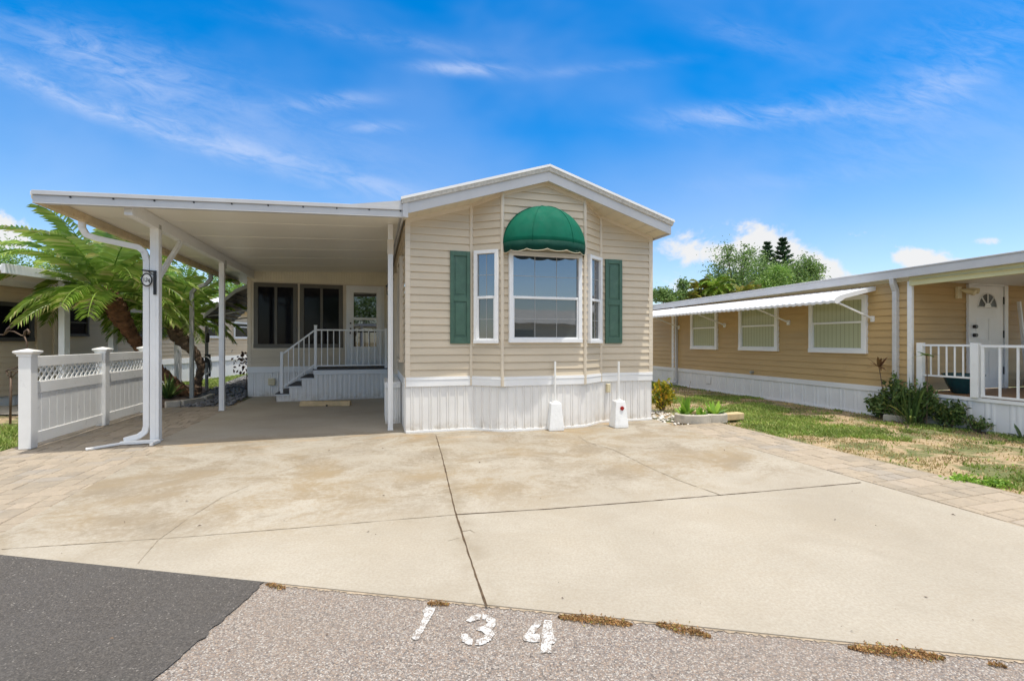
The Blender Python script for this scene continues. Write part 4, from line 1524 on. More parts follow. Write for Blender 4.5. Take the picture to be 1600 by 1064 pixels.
m = slopebox(nb.mb(), ROU - .03, ROU + .05, -7.6, NV1 + .3, -.085, .058)
slopebox(m, ROU - .045, ROU + .05, -7.6, NV1 + .3, .058, .085)
slopebox(m, ROU + .05, NU + .02, -7.6, NV1 + .3, -.05, -.03)
nb.part('gutter', m, 'fascia', nroof, bevel=.006)
m = slopebox(nb.mb(), NU - .075, NU + .02, -7.5, -1.22, -.235, -.05)
nb.part('porch_beam', m, 'yellowbeam')
# windows behind blinds
for (va, vb) in ((4.80, 3.67), (2.86, 1.63), (.80, -.45)):
    window(nb, NB, (NU, NV1), (NU, NV0), NV1 - va, NV1 - vb, 1.14, 2.30, .085, mid=1.765, grid=None, mats=('white', 'blinds', 'blinds'), dep=.05)
# corrugated awning
aw = nb.mb()
AV0, AV1 = -.60, 6.6
prof = [(NU - .02, 2.43), (NU - .35, 2.36), (NU - .70, 2.285), (NU - .93, 2.23), (NU - 1.03, 2.185), (NU - 1.065, 2.135), (NU - 1.055, 2.09)]
NC = int((AV1 - AV0) / .0375)
vs, fs = [], []
for j in range(NC + 1):
    v = AV0 + (AV1 - AV0) * j / NC
    o = .012 if j % 4 in (1, 2) else 0.0
    for (u, z) in prof:
        vs.append((u - o * .3, v, z + o))
for j in range(NC):
    for i in range(len(prof) - 1):
        a = j * len(prof) + i
        fs.append((a, a + 1, a + len(prof) + 1, a + len(prof)))
aw.add(vs, fs)
naw = nb.part('window_awning', aw, 'alu', solid=.002)
for v in (AV0 - .006, AV1):
    en = nb.mb().prism([(u, v, z + .012) for (u, z) in prof] + [(NU - 1.0, v, 2.08), (NU - .80, v, 2.19), (NU - .3, v, 2.30), (NU - .02, v, 2.36)], (0, .006, 0))
    nb.part('awning_end', en, 'alu', naw)
for v in (-.55, 1.35, 3.4, 5.4):
    ar = nb.mb().bar((NU - .98, v, 2.13), (NU - .03, v - .0, 1.82), .030, .03).box(NU - .05, NU - .012, v - .03, v + .03, 1.76, 1.87)
    nb.part('awning_arm', ar, 'white', naw)
# downspouts
dsp = nb.mb()
spout([(ROU + .01, -.98, gz_(-1) - .07), (ROU + .02, -.98, gz_(-1) - .16), (NU - .05, -.98, gz_(-1) - .30), (NU - .05, -.98, .1)], .10, .075)
nb.part('downspout', dsp, 'fascia', bevel=.012)
dsp = nb.mb()
spout([(ROU + .01, 5.5, gz_(5.5) - .07), (ROU + .02, 5.5, gz_(5.5) - .12), (NU - .05, 5.5, gz_(5.5) - .24), (NU - .05, 5.5, .12), (NU - .09, 5.5, .05), (NU - .26, 5.5, .02)], .085, .07)
nb.part('downspout', dsp, 'fascia', bevel=.012)
# vent and pipe on the wall
nb.part('drain_pipe', nb.mb().tube([(NU - .0, 2.42, .60), (NU - .10, 2.42, .59)], .035, 10), 'greyalu', bevel=.006)
nb.part('skirting_vent', nb.mb().box(NU - .03, NU - .012, 3.97, 4.17, .16, .34), 'rskirt', bevel=.006)
# porch: floor, door, light, railing
nb.part('porch_floor', nb.mb().box(NU - .0, NU + 6, -7.5, NV0 - .0, .43, .475), 'deckwood')
nb.part('floor_edge', nb.mb().box(NU - .03, NU + .01, -7.5, NV0 - .03, .43, .485), 'white', bevel=.003)
du0, du1 = NU + 1.50, NU + 2.42
nd = nb.mb()
y0 = NV0 - .05
nd.box(du0, du1, y0, NV0 - .02, .49, 2.44)
for (p, q) in ((du0 + .14, du0 + .42), (du1 - .42, du1 - .14)):
    nd.box(p, q, y0 - .006, y0, .66, 1.20).box(p, q, y0 - .006, y0, 1.40, 1.82)
ndoor = nb.part('front_door', nd, 'white', bevel=.006)
fc = ((du0 + du1) / 2, 2.03)
fan = [(fc[0] + .27 * math.cos(a), y0 - .004, fc[1] + .27 * math.sin(a)) for a in [PI * k / 20 for k in range(21)]]
nb.part('fanlight', nb.mb().prism(fan, (0, .006, 0)), 'black', ndoor)
fb = nb.mb().tube(fan + [fan[0]], .014, 6)
for a in (PI * .27, PI * .5, PI * .73):
    fb.tube([(fc[0] + .09 * math.cos(a), y0 - .008, fc[1] + .09 * math.sin(a)), (fc[0] + .27 * math.cos(a), y0 - .008, fc[1] + .27 * math.sin(a))], .014, 6)
fb.prism([(fc[0] + .09 * math.cos(a), y0 - .016, fc[1] + .085 * math.sin(a)) for a in [PI * k / 10 for k in range(11)]], (0, .012, 0))
nb.part('fan_muntin', fb, 'white', ndoor)
for z in (1.66, 1.50):
    nb.part('door_lock' if z > 1.6 else 'door_knob', nb.mb().tube([(du0 + .08, y0, z), (du0 + .08, y0 - .05, z)], .035, 10), 'black', ndoor)
for z in (2.1, 1.45, .75):
    nb.part('hinge', nb.mb().box(du1 - .0, du1 + .02, y0 - .012, y0 + .01, z, z + .14), 'black', ndoor)
nb.part('door_frame', nb.mb().box(du0 - .07, du0 - .005, y0 - .01, NV0 - .014, .48, 2.46).box(du1 + .022, du1 + .12, y0 - .02, NV0 - .014, .48, 2.46).box(du0 - .005, du1 + .022, y0 - .01, NV0 - .014, 2.445, 2.52), 'white', bevel=.004)
nb.part('porch_panel', ribbed(MB(), NB, [(NU + .1, NV0 - .02), (NU + 6, NV0 - .02)], 2.52, 2.70, .12, .006), 'lsiding')
li = nb.mb().box(NU + 1.13, NU + 1.24, NV0 - .06, NV0 - .012, 2.18, 2.40)
li.tube([(NU + 1.2, NV0 - .06, 2.34), (NU + 1.26, NV0 - .16, 2.30), (NU + 1.27, NV0 - .24, 2.27)], [.02, .05, .055], 10)
li.tube([(NU + 1.2, NV0 - .06, 2.34), (NU + 1.36, NV0 - .13, 2.33), (NU + 1.44, NV0 - .2, 2.31)], [.02, .05, .055], 10)
nb.part('porch_light', li, 'cream_plastic', bevel=.006)
# railing posts and pickets
for (v, z1, w_) in ((-1.37, 1.36, .045), (-2.15, 1.36, .05), (-3.9, 1.36, .05)):
    nb.part('railing_post', nb.mb().box(NU - .02 - w_, NU - .02 + w_, v - w_, v + w_, .485, z1), 'white', bevel=.005)
r1 = nb.mb().box(NU - .04, NU + .0, -2.10, -1.41, 1.30, 1.335).box(NU - .036, NU - .004, -2.10, -1.41, .78, .81)
for k in range(1, 6):
    v = -1.41 - .69 * k / 6
    r1.box(NU - .030, NU - .010, v - .010, v + .010, .80, 1.31)
nb.part('railing', r1, 'white', bevel=.002)
r2 = nb.mb().box(NU - .04, NU + .0, -3.85, -2.22, 1.29, 1.33).box(NU - .04, NU + .0, -3.85, -2.22, .50, .535)
r2.box(NU - .036, NU - .004, -2.26, -2.22, .53, 1.30)
for k in range(1, 7):
    v = -2.24 - .21 * k
    r2.box(NU - .032, NU - .008, v - .013, v + .013, .53, 1.30)
nb.part('railing', r2, 'white', bevel=.002)
# white folding frame leaning on the porch by the door
ld = Thing('stepladder', 'white folded stepladder frame leaning on the porch right of the door', 'stepladder', (NU + 2.85, -1.5, .475))
lu = NU + 2.78
m = ld.mb().bar((lu, -1.45, .48), (lu + .05, -1.28, 2.16), .05, .05)
m.bar((lu + .10, -1.62, .48), (lu + .55, -1.3, 1.9), .05, .03).bar((lu + .12, -1.6, 1.15), (lu + .75, -1.35, .55), .05, .03).bar((lu, -1.45, .75), (lu + .7, -1.45, .75), .04, .05)
ld.part('rails', m, 'white', bevel=.006)
ld.part('tread', ld.mb().box(lu + .0, lu + .7, -1.75, -1.45, .50, .66), 'black', bevel=.02)
# teal pot
pt = Thing('flower_pot', 'dark teal glazed bowl pot on the brown porch floor by the railing', 'pot', (NU + .62, -1.62, .475))
pt.part('bowl', MB().lathe([(.12, 0), (.15, .02), (.22, .16), (.27, .30), (.285, .32), (.285, .345), (.25, .345), (.23, .28), (.12, .2)], (0, 0, 0), 28), 'teal', smooth=True)
pt.part('potting_soil', MB().lathe([(.01, .29), (.24, .29)], (0, 0, 0), 24), 'soil')

# ================================================================ NEIGHBOUR ON THE LEFT
LX = -11.2
ln = Thing('neighbor_house', 'beige neighboring house with dark windows and white skirting behind the palms', 'house', (LX - 2, 15, 0), 'W')
LB = ln.base
m = siding(MB(), LB, (LX, 8.2), (LX, 30), .78, 2.72, .13)
ln.part('side_wall', m, 'lsiding')
m = ribbed(MB(), LB, [(LX, 8.2), (LX, 30)], -.05, .66, .4, .008)
ln.part('skirting', m, 'rskirt')
ln.part('skirt_trim', strip_along(MB(), LB, [(LX, 10.6), (LX, 30)], .62, .80, -.01, .04), 'white', bevel=.004)
ln.part('lower_siding', siding(MB(), LB, (LX + .03, 8.2), (LX + .03, 10.95), .18, .90, .13), 'lsiding')
def lwin(y0, y1, z0, z1, mats, mid, fw=.06, name='window'):
    return window(ln, LB, (LX, 8.2), (LX, 30), y0 - 8.2, y1 - 8.2, z0, z1, fw, mid=mid, grid=None, mats=mats, dep=.05, name=name)
dkm = ('bronze', 'dkglass', 'dkglass')
lwin(11.48, 12.22, 1.50, 2.22, dkm, 1.86, .05)
lwin(9.0, 10.82, 1.38, 2.25, dkm, None, .09)
lwin(13.2, 15.3, 1.50, 2.2, dkm, 1.86, .06)
lwin(16.9, 18.0, 1.48, 2.15, ('white', 'dkglass', 'dkglass'), 1.85, .07)
lwin(18.6, 20.6, 1.46, 2.15, ('white', 'dkglass', 'dkglass'), 1.95, .07)
m = ln.mb().box(LX - .01, LX + .05, 10.9, 11.02, .2, 2.72).box(LX - .01, LX + .05, 11.30, 11.38, .2, 2.72)
ln.part('corner_trim', m, 'lsiding', bevel=.004)
lr = ln.mb()
lr.prism([(LX + .35, 7.9, 2.70), (LX - 3, 7.9, 3.5), (LX - 6.35, 7.9, 2.70), (LX - 6.35, 7.9, 2.62), (LX - 3, 7.9, 3.42), (LX + .35, 7.9, 2.62)], (0, 22.4, 0))
lroof = ln.part('roof', lr, 'shingle')
ln.part('fascia', ln.mb().box(LX + .35, LX + .37, 7.9, 30.3, 2.58, 2.74).box(LX - .0, LX + .35, 7.95, 30.2, 2.60, 2.612), 'white', lroof)
ln.part('end_wall', ln.mb().box(LX - 6, LX, 8.1, 8.2, 0, 2.7), 'lsiding')
# its patio cover on white posts
pcv = Thing('patio_cover', 'white flat patio cover on square posts along the left neighboring house', 'patio cover', (-9.6, 11.2, 0), 'W')
pcv.part('roof', pcv.mb().box(LX + .38, -9.35, 8.6, 13.4, 2.70, 2.78).box(-9.42, -9.34, 8.55, 13.45, 2.64, 2.82), 'white', bevel=.005)
for y in (9.85, 11.05, 13.2):
    pcv.part('post', pcv.mb().box(-9.57, -9.44, y - .065, y + .065, -.04, 2.70), 'white', bevel=.006)
sheet('walkway', [(-14, 8.75), (-8.6, 8.95), (-8.6, 10.05), (-14, 10.1)], -.02, 'block')

# ================================================================ FOLIAGE TOOLS
def leaf_quads(C, N, L, W, rng, fold=.25):
    """leaves as two-triangle folded blades: centers C(n,3), direction N(n,3)"""
    n = len(C)
    r = rng.normal(size=(n, 3))
    d = N / (np.linalg.norm(N, axis=1, keepdims=True) + 1e-9)
    s = np.cross(d, r)
    s /= (np.linalg.norm(s, axis=1, keepdims=True) + 1e-9)
    t = np.cross(d, s)
    L = np.asarray(L).reshape(-1, 1)
    W = np.asarray(W).reshape(-1, 1)
    a = C - d * L * .5
    b = C + s * W * .5 + t * W * fold
    c = C + d * L * .5
    e = C - s * W * .5 + t * W * fold
    V = np.stack([a, b, c, e], 1).reshape(-1, 3)
    F = np.arange(4 * n).reshape(-1, 4)
    return V, F


def palm_crown(n_fronds, L, droop, seed, leaf_len, per=34, e_hi=82, e_lo=-35, wid=.022, center=(0, 0, 0), spread=.12, vee=.45):
    rng = random.Random(seed)
    Vs, Fs = [], []
    rach = MB()
    off = 0
    for k in range(n_fronds):
        az = k * 2.39996 + rng.uniform(-.25, .25)
        f = k / (n_fronds - 1)
        el = math.radians(e_hi + (e_lo - e_hi) * f ** .85 + rng.uniform(-8, 8))
        d = Vector((math.cos(az) * math.cos(el), math.sin(az) * math.cos(el), math.sin(el)))
        p = Vector(center) + Vector((math.cos(az), math.sin(az), 0)) * spread + Vector((0, 0, -.22 * f))
        Lk = L * rng.uniform(.82, 1.06) * (.72 + .28 * math.sin(PI * min(1, .25 + f)))
        NS = 16
        pts, dirs = [p.copy()], [d.copy()]
        for i in range(NS):
            d = (d + Vector((0, 0, -droop * (0.5 + i / NS) / NS * (1.2 if el > 0 else .7)))).normalized()
            p = p + d * (Lk / NS)
            pts.append(p.copy())
            dirs.append(d.copy())
        rach.tube(pts, [.016 * (1 - .8 * i / NS) + .002 for i in range(NS + 1)], 4, caps=False)
        for i in range(per):
            t = .12 + .88 * (i + rng.random() * .6) / per
            x = min(t * NS, NS - 1e-3)
            i0 = int(x)
            q = pts[i0].lerp(pts[i0 + 1], x - i0)
            dd = dirs[i0]
            side = dd.cross(Vector((0, 0, 1)))
            if side.length < .05:
                side = Vector((math.sin(az), -math.cos(az), 0))
            side.normalize()
            upv = side.cross(dd).normalized()
            ll = leaf_len * (math.sin(PI * min(1, .12 + .80 * t)) ** .6) * rng.uniform(.85, 1.1)
            for sg in (-1, 1):
                ld = (side * sg * .88 + dd * (.45 + .35 * t) + upv * vee * rng.uniform(.5, 1.2)).normalized()
                m1 = q + ld * ll * .5
                ld2 = (ld + Vector((rng.uniform(-.2, .2), rng.uniform(-.2, .2), -.75))).normalized()
                tip = m1 + ld2 * ll * .5
                wv = (dd * .9 + upv * .2).normalized() * wid
                pv = [q - wv * .4, q + wv * .4, m1 + wv * .5, tip, m1 - wv * .5]
                Vs += [tuple(x_) for x_ in pv]
                Fs.append((off, off + 1, off + 2, off + 3))
                Fs.append((off, off + 2, off + 3, off + 4))
                off += 5
    fa = np.array(Fs)
    fa[1::2] = np.stack([fa[0::2, 0], fa[0::2, 2], fa[0::2, 3], fa[0::2, 3] + 1], 1)
    fa[0::2] = np.stack([fa[0::2, 0], fa[0::2, 1], fa[0::2, 2], fa[0::2, 3]], 1)
    # second face reuses (root, mid+, tip, mid-)
    return np.array(Vs), fa, rach


def palm_trunk(path, radii, seed, scales=260, boot=.09):
    rng = random.Random(seed)
    m = MB()
    P = [Vector(p) for p in path]
    fine, fr_ = [], []
    for i in range(len(P) - 1):
        for k in range(6):
            t = k / 6
            p0, p1, p2, p3 = P[max(i - 1, 0)], P[i], P[i + 1], P[min(i + 2, len(P) - 1)]
            q = .5 * ((2 * p1) + (p2 - p0) * t + (2 * p0 - 5 * p1 + 4 * p2 - p3) * t * t + (3 * p1 - p0 - 3 * p2 + p3) * t ** 3)
            fine.append(q)
            fr_.append(radii[i] + (radii[i + 1] - radii[i]) * t)
    fine.append(P[-1])
    fr_.append(radii[-1])
    m.tube(fine, [r * .93 * (1 + .12 * math.sin(i * 2.1)) for i, r in enumerate(fr_)], 14, jitter=.16)
    n = len(fine)
    for k in range(scales):
        i = min(n - 2, int(rng.random() ** .8 * n))
        ax = (fine[min(i + 1, n - 1)] - fine[max(i - 1, 0)]).normalized()
        s = ax.cross(Vector((rng.random() - .5, rng.random() - .5, rng.random() - .5))).normalized()
        c = fine[i].lerp(fine[i + 1], rng.random()) + s * fr_[i] * .93
        t = ax.cross(s)
        h = boot * rng.uniform(.6, 1.2) * (.6 + fr_[i] * 2.0)
        ww = h * .5
        tip = c + ax * h * .8 + s * h * rng.uniform(.25, .6)
        m.add([tuple(c - t * ww), tuple(c + t * ww), tuple(c + ax * h * .4 + s * .01 + t * ww * .6), tuple(tip), tuple(c + ax * h * .4 + s * .01 - t * ww * .6), tuple(c - ax * h * .3)],
              [(0, 5, 1), (0, 1, 2, 4), (4, 2, 3)])
    return m


def broadleaf_tree(name, label, cat, org, clumps, n_leaf, leaf, mat, seed, trunk_r=.16, trunk_h=None, group=None, tall=1.0):
    """clumps: (x, y, z, rx, ry, rz) relative to the base; leaves fill each clump's shell unevenly"""
    T = Thing(name, label, cat, org, 'W', group)
    rng = np.random.default_rng(seed)
    Cs, Ns = [], []
    tot = sum(c[3] * c[5] for c in clumps)
    for (x, y, z, a, b, c) in clumps:
        k = int(1.8 * n_leaf * a * c / tot)
        sub = max(5, int(k / 40))
        dirs = rng.normal(size=(sub, 3))
        dirs /= np.linalg.norm(dirs, axis=1, keepdims=True)
        rad = rng.uniform(.30, 1.25, size=(sub, 1)) ** .7
        cen = np.array([x, y, z]) + dirs * rad * np.array([a, b, c])
        idx = rng.integers(0, sub, k)
        spread = .17 * (a + c) * rng.uniform(.6, 1.3, size=(sub, 1))
        p = cen[idx] + rng.normal(size=(k, 3)) * spread[idx] * np.array([1, 1, .7])
        Cs.append(p)
        nn = rng.normal(size=(k, 3)) + dirs[idx] * .6 + np.array([0, 0, -.25])
        Ns.append(nn)
    C, N = np.concatenate(Cs), np.concatenate(Ns)
    Ls = .84 * leaf * rng.uniform(.7, 1.35, len(C))
    V, F = leaf_quads(C, N, Ls, Ls * .48, rng)
    tb = MB()
    zt = trunk_h or max(c[2] for c in clumps) * .75
    r0 = random.Random(seed)
    tb.tube([(0, 0, -.1), (r0.uniform(-.2, .2), r0.uniform(-.1, .1), zt * .35), (r0.uniform(-.3, .3), 0, zt * .7), (r0.uniform(-.3, .3), 0, zt)], [trunk_r, trunk_r * .8, trunk_r * .55, trunk_r * .2], 9)
    for (x, y, z, a, b, c) in clumps:
        st = zt * r0.uniform(.3, .6)
        tb.tube([(0, 0, st), (x * .5, y * .5, (st + z) * .5 + .2), (x, y, z), (x + a * .5 * r0.uniform(-1, 1), y, z + c * .6)], [trunk_r * .5, trunk_r * .35, trunk_r * .2, trunk_r * .05], 6)
    T.part('trunk', tb, 'trunk')
    np_mesh('crown', V, F, MT[mat], T.o)
    return T


def norfolk(label, org, h, rad, seed, group=None):
    T = Thing('norfolk_pine', label, 'pine tree', org, 'W', group)
    rng = random.Random(seed)
    T.part('trunk', MB().tube([(0, 0, 0), (.05, 0, h * .5), (0, 0, h)], [.22, .12, .02], 8), 'trunk')
    C, N = [], []
    z = h * .45
    while z < h:
        f = 1 - (z - h * .45) / (h * .55)
        rr = rad * (.04 + .96 * f ** .85)
        nbr = 7
        a0 = rng.random() * 6
        for k in range(nbr):
            a = a0 + 2 * PI * k / nbr + rng.uniform(-.15, .15)
            for j in range(34):
                t = rng.random() ** .7
                r = rr * t * rng.uniform(.8, 1.05)
                zz = z + r * .22 * (t) + rng.gauss(0, .07)
                sd = rng.gauss(0, .16 * rr * (1 - .5 * t))
                C.append((math.cos(a) * r - math.sin(a) * sd, math.sin(a) * r + math.cos(a) * sd, zz))
                N.append((math.cos(a) + rng.gauss(0, .6), math.sin(a) + rng.gauss(0, .6), .5 + rng.gauss(0, .3)))
        z += h * .056 * (.6 + .5 * f)
    C, N = np.array(C), np.array(N)
    g = np.random.default_rng(seed)
    Ls = g.uniform(.22, .42, len(C)) * rad / 1.4
    V, F = leaf_quads(C, N, Ls, Ls * .3, g)
    np_mesh('crown', V, F, MT['leafC'], T.o)
    return T


def shrub(name, label, cat, org, rx, ry, h, n, leaf, mat, seed, stems=8, frame='H', group=None, lean=0.0, ratio=.42, up=.3):
    T = Thing(name, label, cat, org, frame, group)
    g = np.random.default_rng(seed)
    r0 = random.Random(seed)
    m = MB()
    Cs, Ns = [], []
    tips = []
    for k in range(stems):
        a = 2 * PI * k / stems + r0.uniform(-.3, .3)
        q = r0.uniform(.25, 1.0)
        tip = Vector((rx * q * math.cos(a), ry * q * math.sin(a), h * r0.uniform(.55, 1.0) * (1.1 - .35 * q)))
        mid = tip * .5 + Vector((0, 0, h * .08))
        m.tube([(0.03 * math.cos(a), .03 * math.sin(a), 0), tuple(mid), tuple(tip)], [.012, .008, .003], 5)
        tips.append(tip)
    per = n // stems
    for tip in tips:
        t = g.uniform(.25, 1.08, per) ** .7
        c = np.outer(t, np.array(tip)) + g.normal(size=(per, 3)) * np.array([rx, ry, h]) * .13
        c[:, 2] = np.abs(c[:, 2]) + .01
        Cs.append(c)
        Ns.append(g.normal(size=(per, 3)) + np.array(tip) / max(.1, tip.length) * .8 + np.array([0, 0, up]))
    C, N = np.concatenate(Cs), np.concatenate(Ns)
    Ls = leaf * g.uniform(.6, 1.3, len(C))
    V, F = leaf_quads(C, N, Ls, Ls * ratio, g)
    T.part('stem', m, 'trunk')
    np_mesh('foliage', V, F, MT[mat], T.o)
    return T


def blade_clump(T, name, mat, n, L, wid, seed, el=(35, 85), droop=.7, parent=None, base=.05, c=(0, 0, 0)):
    """strap-leaved rosette"""
    rng = random.Random(seed)
    m = MB()
    for k in range(n):
        az = rng.uniform(0, 2 * PI)
        e = math.radians(rng.uniform(*el))
        d = Vector((math.cos(az) * math.cos(e), math.sin(az) * math.cos(e), math.sin(e)))
        p = Vector(c) + Vector((math.cos(az), math.sin(az), 0)) * base * rng.random()
        l = L * rng.uniform(.6, 1.1)
        s = Vector((-math.sin(az), math.cos(az), 0))
        vs = []
        NS = 6
        for i in range(NS + 1):
            t = i / NS
            ww = wid * (math.sin(PI * (.18 + .80 * t)) ** .8) * .5 if i < NS else .001
            vs += [tuple(p - s * ww), tuple(p + s * ww)]
            d = (d + Vector((0, 0, -droop / NS))).normalized()
            p = p + d * l / NS
        m.add(vs, [(2 * i, 2 * i + 1, 2 * i + 3, 2 * i + 2) for i in range(NS)])
    return m.build(name, MT[mat], parent or T.o)


def stones(name, pts, r0, r1, mat, seed, parent=None, flat=.65):
    g = np.random.default_rng(seed)
    base = np.array([(1, 0, 0), (-1, 0, 0), (0, 1, 0), (0, -1, 0), (0, 0, 1), (0, 0, -1), (.7, .7, .3), (-.7, .7, .3), (-.7, -.7, .3), (.7, -.7, .3)], float)
    F0 = np.array([(4, 0, 6), (4, 6, 2), (4, 2, 7), (4, 7, 1), (4, 1, 8), (4, 8, 3), (4, 3, 9), (4, 9, 0), (5, 6, 0), (5, 2, 6), (5, 7, 2), (5, 1, 7), (5, 8, 1), (5, 3, 8), (5, 9, 3), (5, 0, 9)])
    Vs, Fs = [], []
    for i, p in enumerate(pts):
        r = g.uniform(r0, r1)
        q = base * g.uniform(.75, 1.2, (10, 1)) * r * np.array([1.15, .9, flat])
        a = g.uniform(0, 6.28)
        R = np.array([[math.cos(a), -math.sin(a), 0], [math.sin(a), math.cos(a), 0], [0, 0, 1]])
        Vs.append(q @ R.T + np.array(p) + np.array([0, 0, r * flat * .55]))
        Fs.append(F0 + 10 * i)
    return np_mesh(name, np.concatenate(Vs), np.concatenate(Fs), MT[mat], parent)


# ================================================================ PALMS ON THE LEFT
def palm(label, base, path, radii, cr, seed, barkm, group='date palms beside the carport'):
    T = Thing('date_palm', label, 'palm tree', base, 'W', group)
    rel = [tuple(Vector(p) - Vector(base)) for p in path]
    T.part('trunk', palm_trunk(rel, radii, seed), barkm)
    top = Vector(rel[-1])
    V, F, rach = palm_crown(center=top + Vector((0, 0, .08)), seed=seed, **cr)
    np_mesh('crown', V, F, MT['palm'], T.o)
    T.part('frond_stem', rach, 'palm')
    return T


def W_(px, py, Z):
    return ((px - 800) / FPX * Z, Z, CAMZ + (532 - py) / FPX * Z)


palm('leaning date palm with thick brown shaggy trunk behind the vinyl fence', W_(297, 622, 11.5)[:2] + (0,),
     [W_(300, 624, 11.5), W_(272, 600, 11.4), W_(247, 576, 11.2), W_(222, 548, 10.9), W_(203, 519, 10.6), W_(188, 494, 10.3), W_(176, 472, 10.1), W_(166, 456, 9.95)],
     [.18, .145, .125, .115, .15, .205, .215, .15], dict(n_fronds=38, L=2.1, droop=1.4, leaf_len=.44, per=27, e_lo=4, wid=.024, vee=.08), 21, 'bark')
palm('curved date palm with grey lower trunk rising beside the carport slab', W_(307, 616, 12.0)[:2] + (0,),
     [W_(306, 618, 12.0), W_(309, 596, 12.0), W_(314, 574, 12.0), W_(308, 556, 12.0), W_(294, 541, 11.95), W_(281, 527, 11.9), W_(274, 512, 11.9), W_(272, 500, 11.9)],
     [.14, .10, .095, .10, .135, .20, .215, .15], dict(n_fronds=42, L=2.05, droop=1.3, leaf_len=.38, per=25, e_lo=16, wid=.022, vee=.08), 33, 'bark_grey')

# planting bed round the palms
bx_, by_ = G(285, 622)
sheet_pts = [G(225, 628), G(262, 636), G(300, 632), G(335, 622), G(325, 606), G(280, 602), G(235, 606)]
struct(MB().prism([(p[0], p[1], -.03) for p in sheet_pts], (0, 0, .07)).build('planting_bed', MT['soil']))
for k, (a, b, lab) in enumerate(((G(258, 636), G(281, 634), 'grey concrete edging block by the mulch bed nearest the fence'), (G(283, 634), G(316, 629), 'long grey edging block in front of the palm trunks'),
                                 (G(318, 628), G(332, 622), 'short grey edging block at the gravel end of the mulch bed'))):
    T = Thing('edging_block', lab, 'edging block', (a[0], a[1], 0), 'W', group='edging blocks around the palm bed')
    T.part('block', T.mb().bar((a[0], a[1], .05), (b[0], b[1], .05), .12, .14), 'block', bevel=.015)
px, py_ = G(262, 625)
T = Thing('strap_leaf_plant', 'dark strap-leaved plant in the mulch beside the leaning palm trunk', 'plant', (px, py_, .03), 'W')
blade_clump(T, 'leaves', 'shrub', 46, .62, .05, 4)
# gravel between slab and sunroom side
gp = []
rg = random.Random(9)
while len(gp) < 1900:
    u, v = rg.uniform(-5.4, -3.42), rg.uniform(4.15, 13.5)
    if v < 5.9 and u > -3.50 and v > 5.0:
        pass
    if u > -3.5 and v > 5.6:
        continue
    if u < -4.2 - max(0, (v - 4.15)) * .12 - .15:
        continue
    q = H(u, v)
    gp.append((q.x, q.y, -.03 + .10 * max(0, min(1, (v - 4.2) / 3)) * max(0, min(1, (u + 5.3) / 1.0)) + .03 * rg.random()))
o = stones('gravel', gp, .025, .060, 'stone', 4)
o['kind'] = 'stuff'
tag(o, 'grey river stone gravel along the side of the sunroom', 'gravel')
T = Thing('corner_shrub', 'small purple-brown shrub by the sunroom corner', 'shrub', (-3.72, 6.6, 0))
m = MB().tube([(0, 0, 0), (.02, 0, .5), (.06, 0, 1.05)], [.014, .01, .004], 5)
T.part('stem', m, 'trunk')
g = np.random.default_rng(3)
C = np.stack([g.normal(0, .12, 90), g.normal(0, .12, 90), g.uniform(.45, 1.15, 90)], 1)
V, F = leaf_quads(C, g.normal(size=(90, 3)), g.uniform(.08, .15, 90), g.uniform(.05, .08, 90), g)
np_mesh('foliage', V, F, MT['paleflower'], T.o)
# pole with hose by the awning
px, py_ = G(323, 612)
T = Thing('hose_pole', 'thin grey pole with a coiled garden hose hanging on it', 'hose pole', (px, py_, 0), 'W')
T.part('pole', MB().box(-.03, .03, -.03, .03, 0, 1.78), 'greypole', bevel=.004)
m = MB()
for k in range(3):
    m.tube([(.0 + .16 * math.cos(a) + .02 * k, -.06 - .02 * k, .72 + .24 * math.sin(a)) for a in [2 * PI * i / 20 for i in range(21)]], .016, 6)
T.part('hose', m, 'pvc')
m = MB().box(-.0, .13, -.09, -.03, .80, 1.02).tube([(.10, -.07, .85), (.14, -.08, .6), (.13, -.08, .42)], .025, 6).tube([(.06, -.05, 1.35), (.08, -.06, 1.6)], .04, 8)
T.part('hose_hanger', m, 'black')

# wrought iron garden stakes at the far left
px, py_ = G(16, 661)
T = Thing('iron_trellis', 'brown wrought iron garden stake with scrolled leaf top left of the fence', 'garden stake', (px, py_, 0), 'W')
s_ = py_ / FPX
def IT(x, y, dz=0.0):
    return ((x - 16) * s_, dz, CAMZ + (532 - y) * s_)
im = MB()
im.tube([(0, 0, -.05), IT(17, 590)], .016, 7)
im.tube([IT(9, 580), IT(14, 577), IT(22, 576), IT(30, 572), IT(37, 562), IT(42, 545), IT(42, 535), IT(38, 525)], [.012] * 8, 7)
im.tube([IT(38, 525), IT(33, 524), IT(22, 518), IT(14, 517), IT(6, 523), IT(0, 523)], .011, 7)
im.tube([IT(8, 522), IT(12, 514), IT(15, 512)], .018, 7)
im.tube([IT(38, 524), IT(39, 518), IT(43, 515), IT(46, 519), IT(44, 522)], .018, 7)
im.tube([IT(17, 591), IT(12, 586), IT(10, 579)], .01, 6).tube([IT(17, 591), IT(22, 586), IT(29, 577)], .01, 6).tube([IT(17, 590), IT(17, 580)], .01, 6)
T.part('scroll_frame', im, 'iron', smooth=True)
lm_ = MB()
for (x, y) in ((15, 583), (20, 581), (24, 579), (19, 508), (16, 511), (23, 511), (19, 514)):
    c = IT(x, y, -.01)
    lm_.add([(c[0] - .03, c[1], c[2] - .02), (c[0] + .0, c[1] - .01, c[2] + .005), (c[0] + .03, c[1], c[2] + .03), (c[0] - .01, c[1], c[2] + .02)], [(0, 1, 2, 3)])
T.part('leaf_ornament', lm_, 'iron', solid=.004)

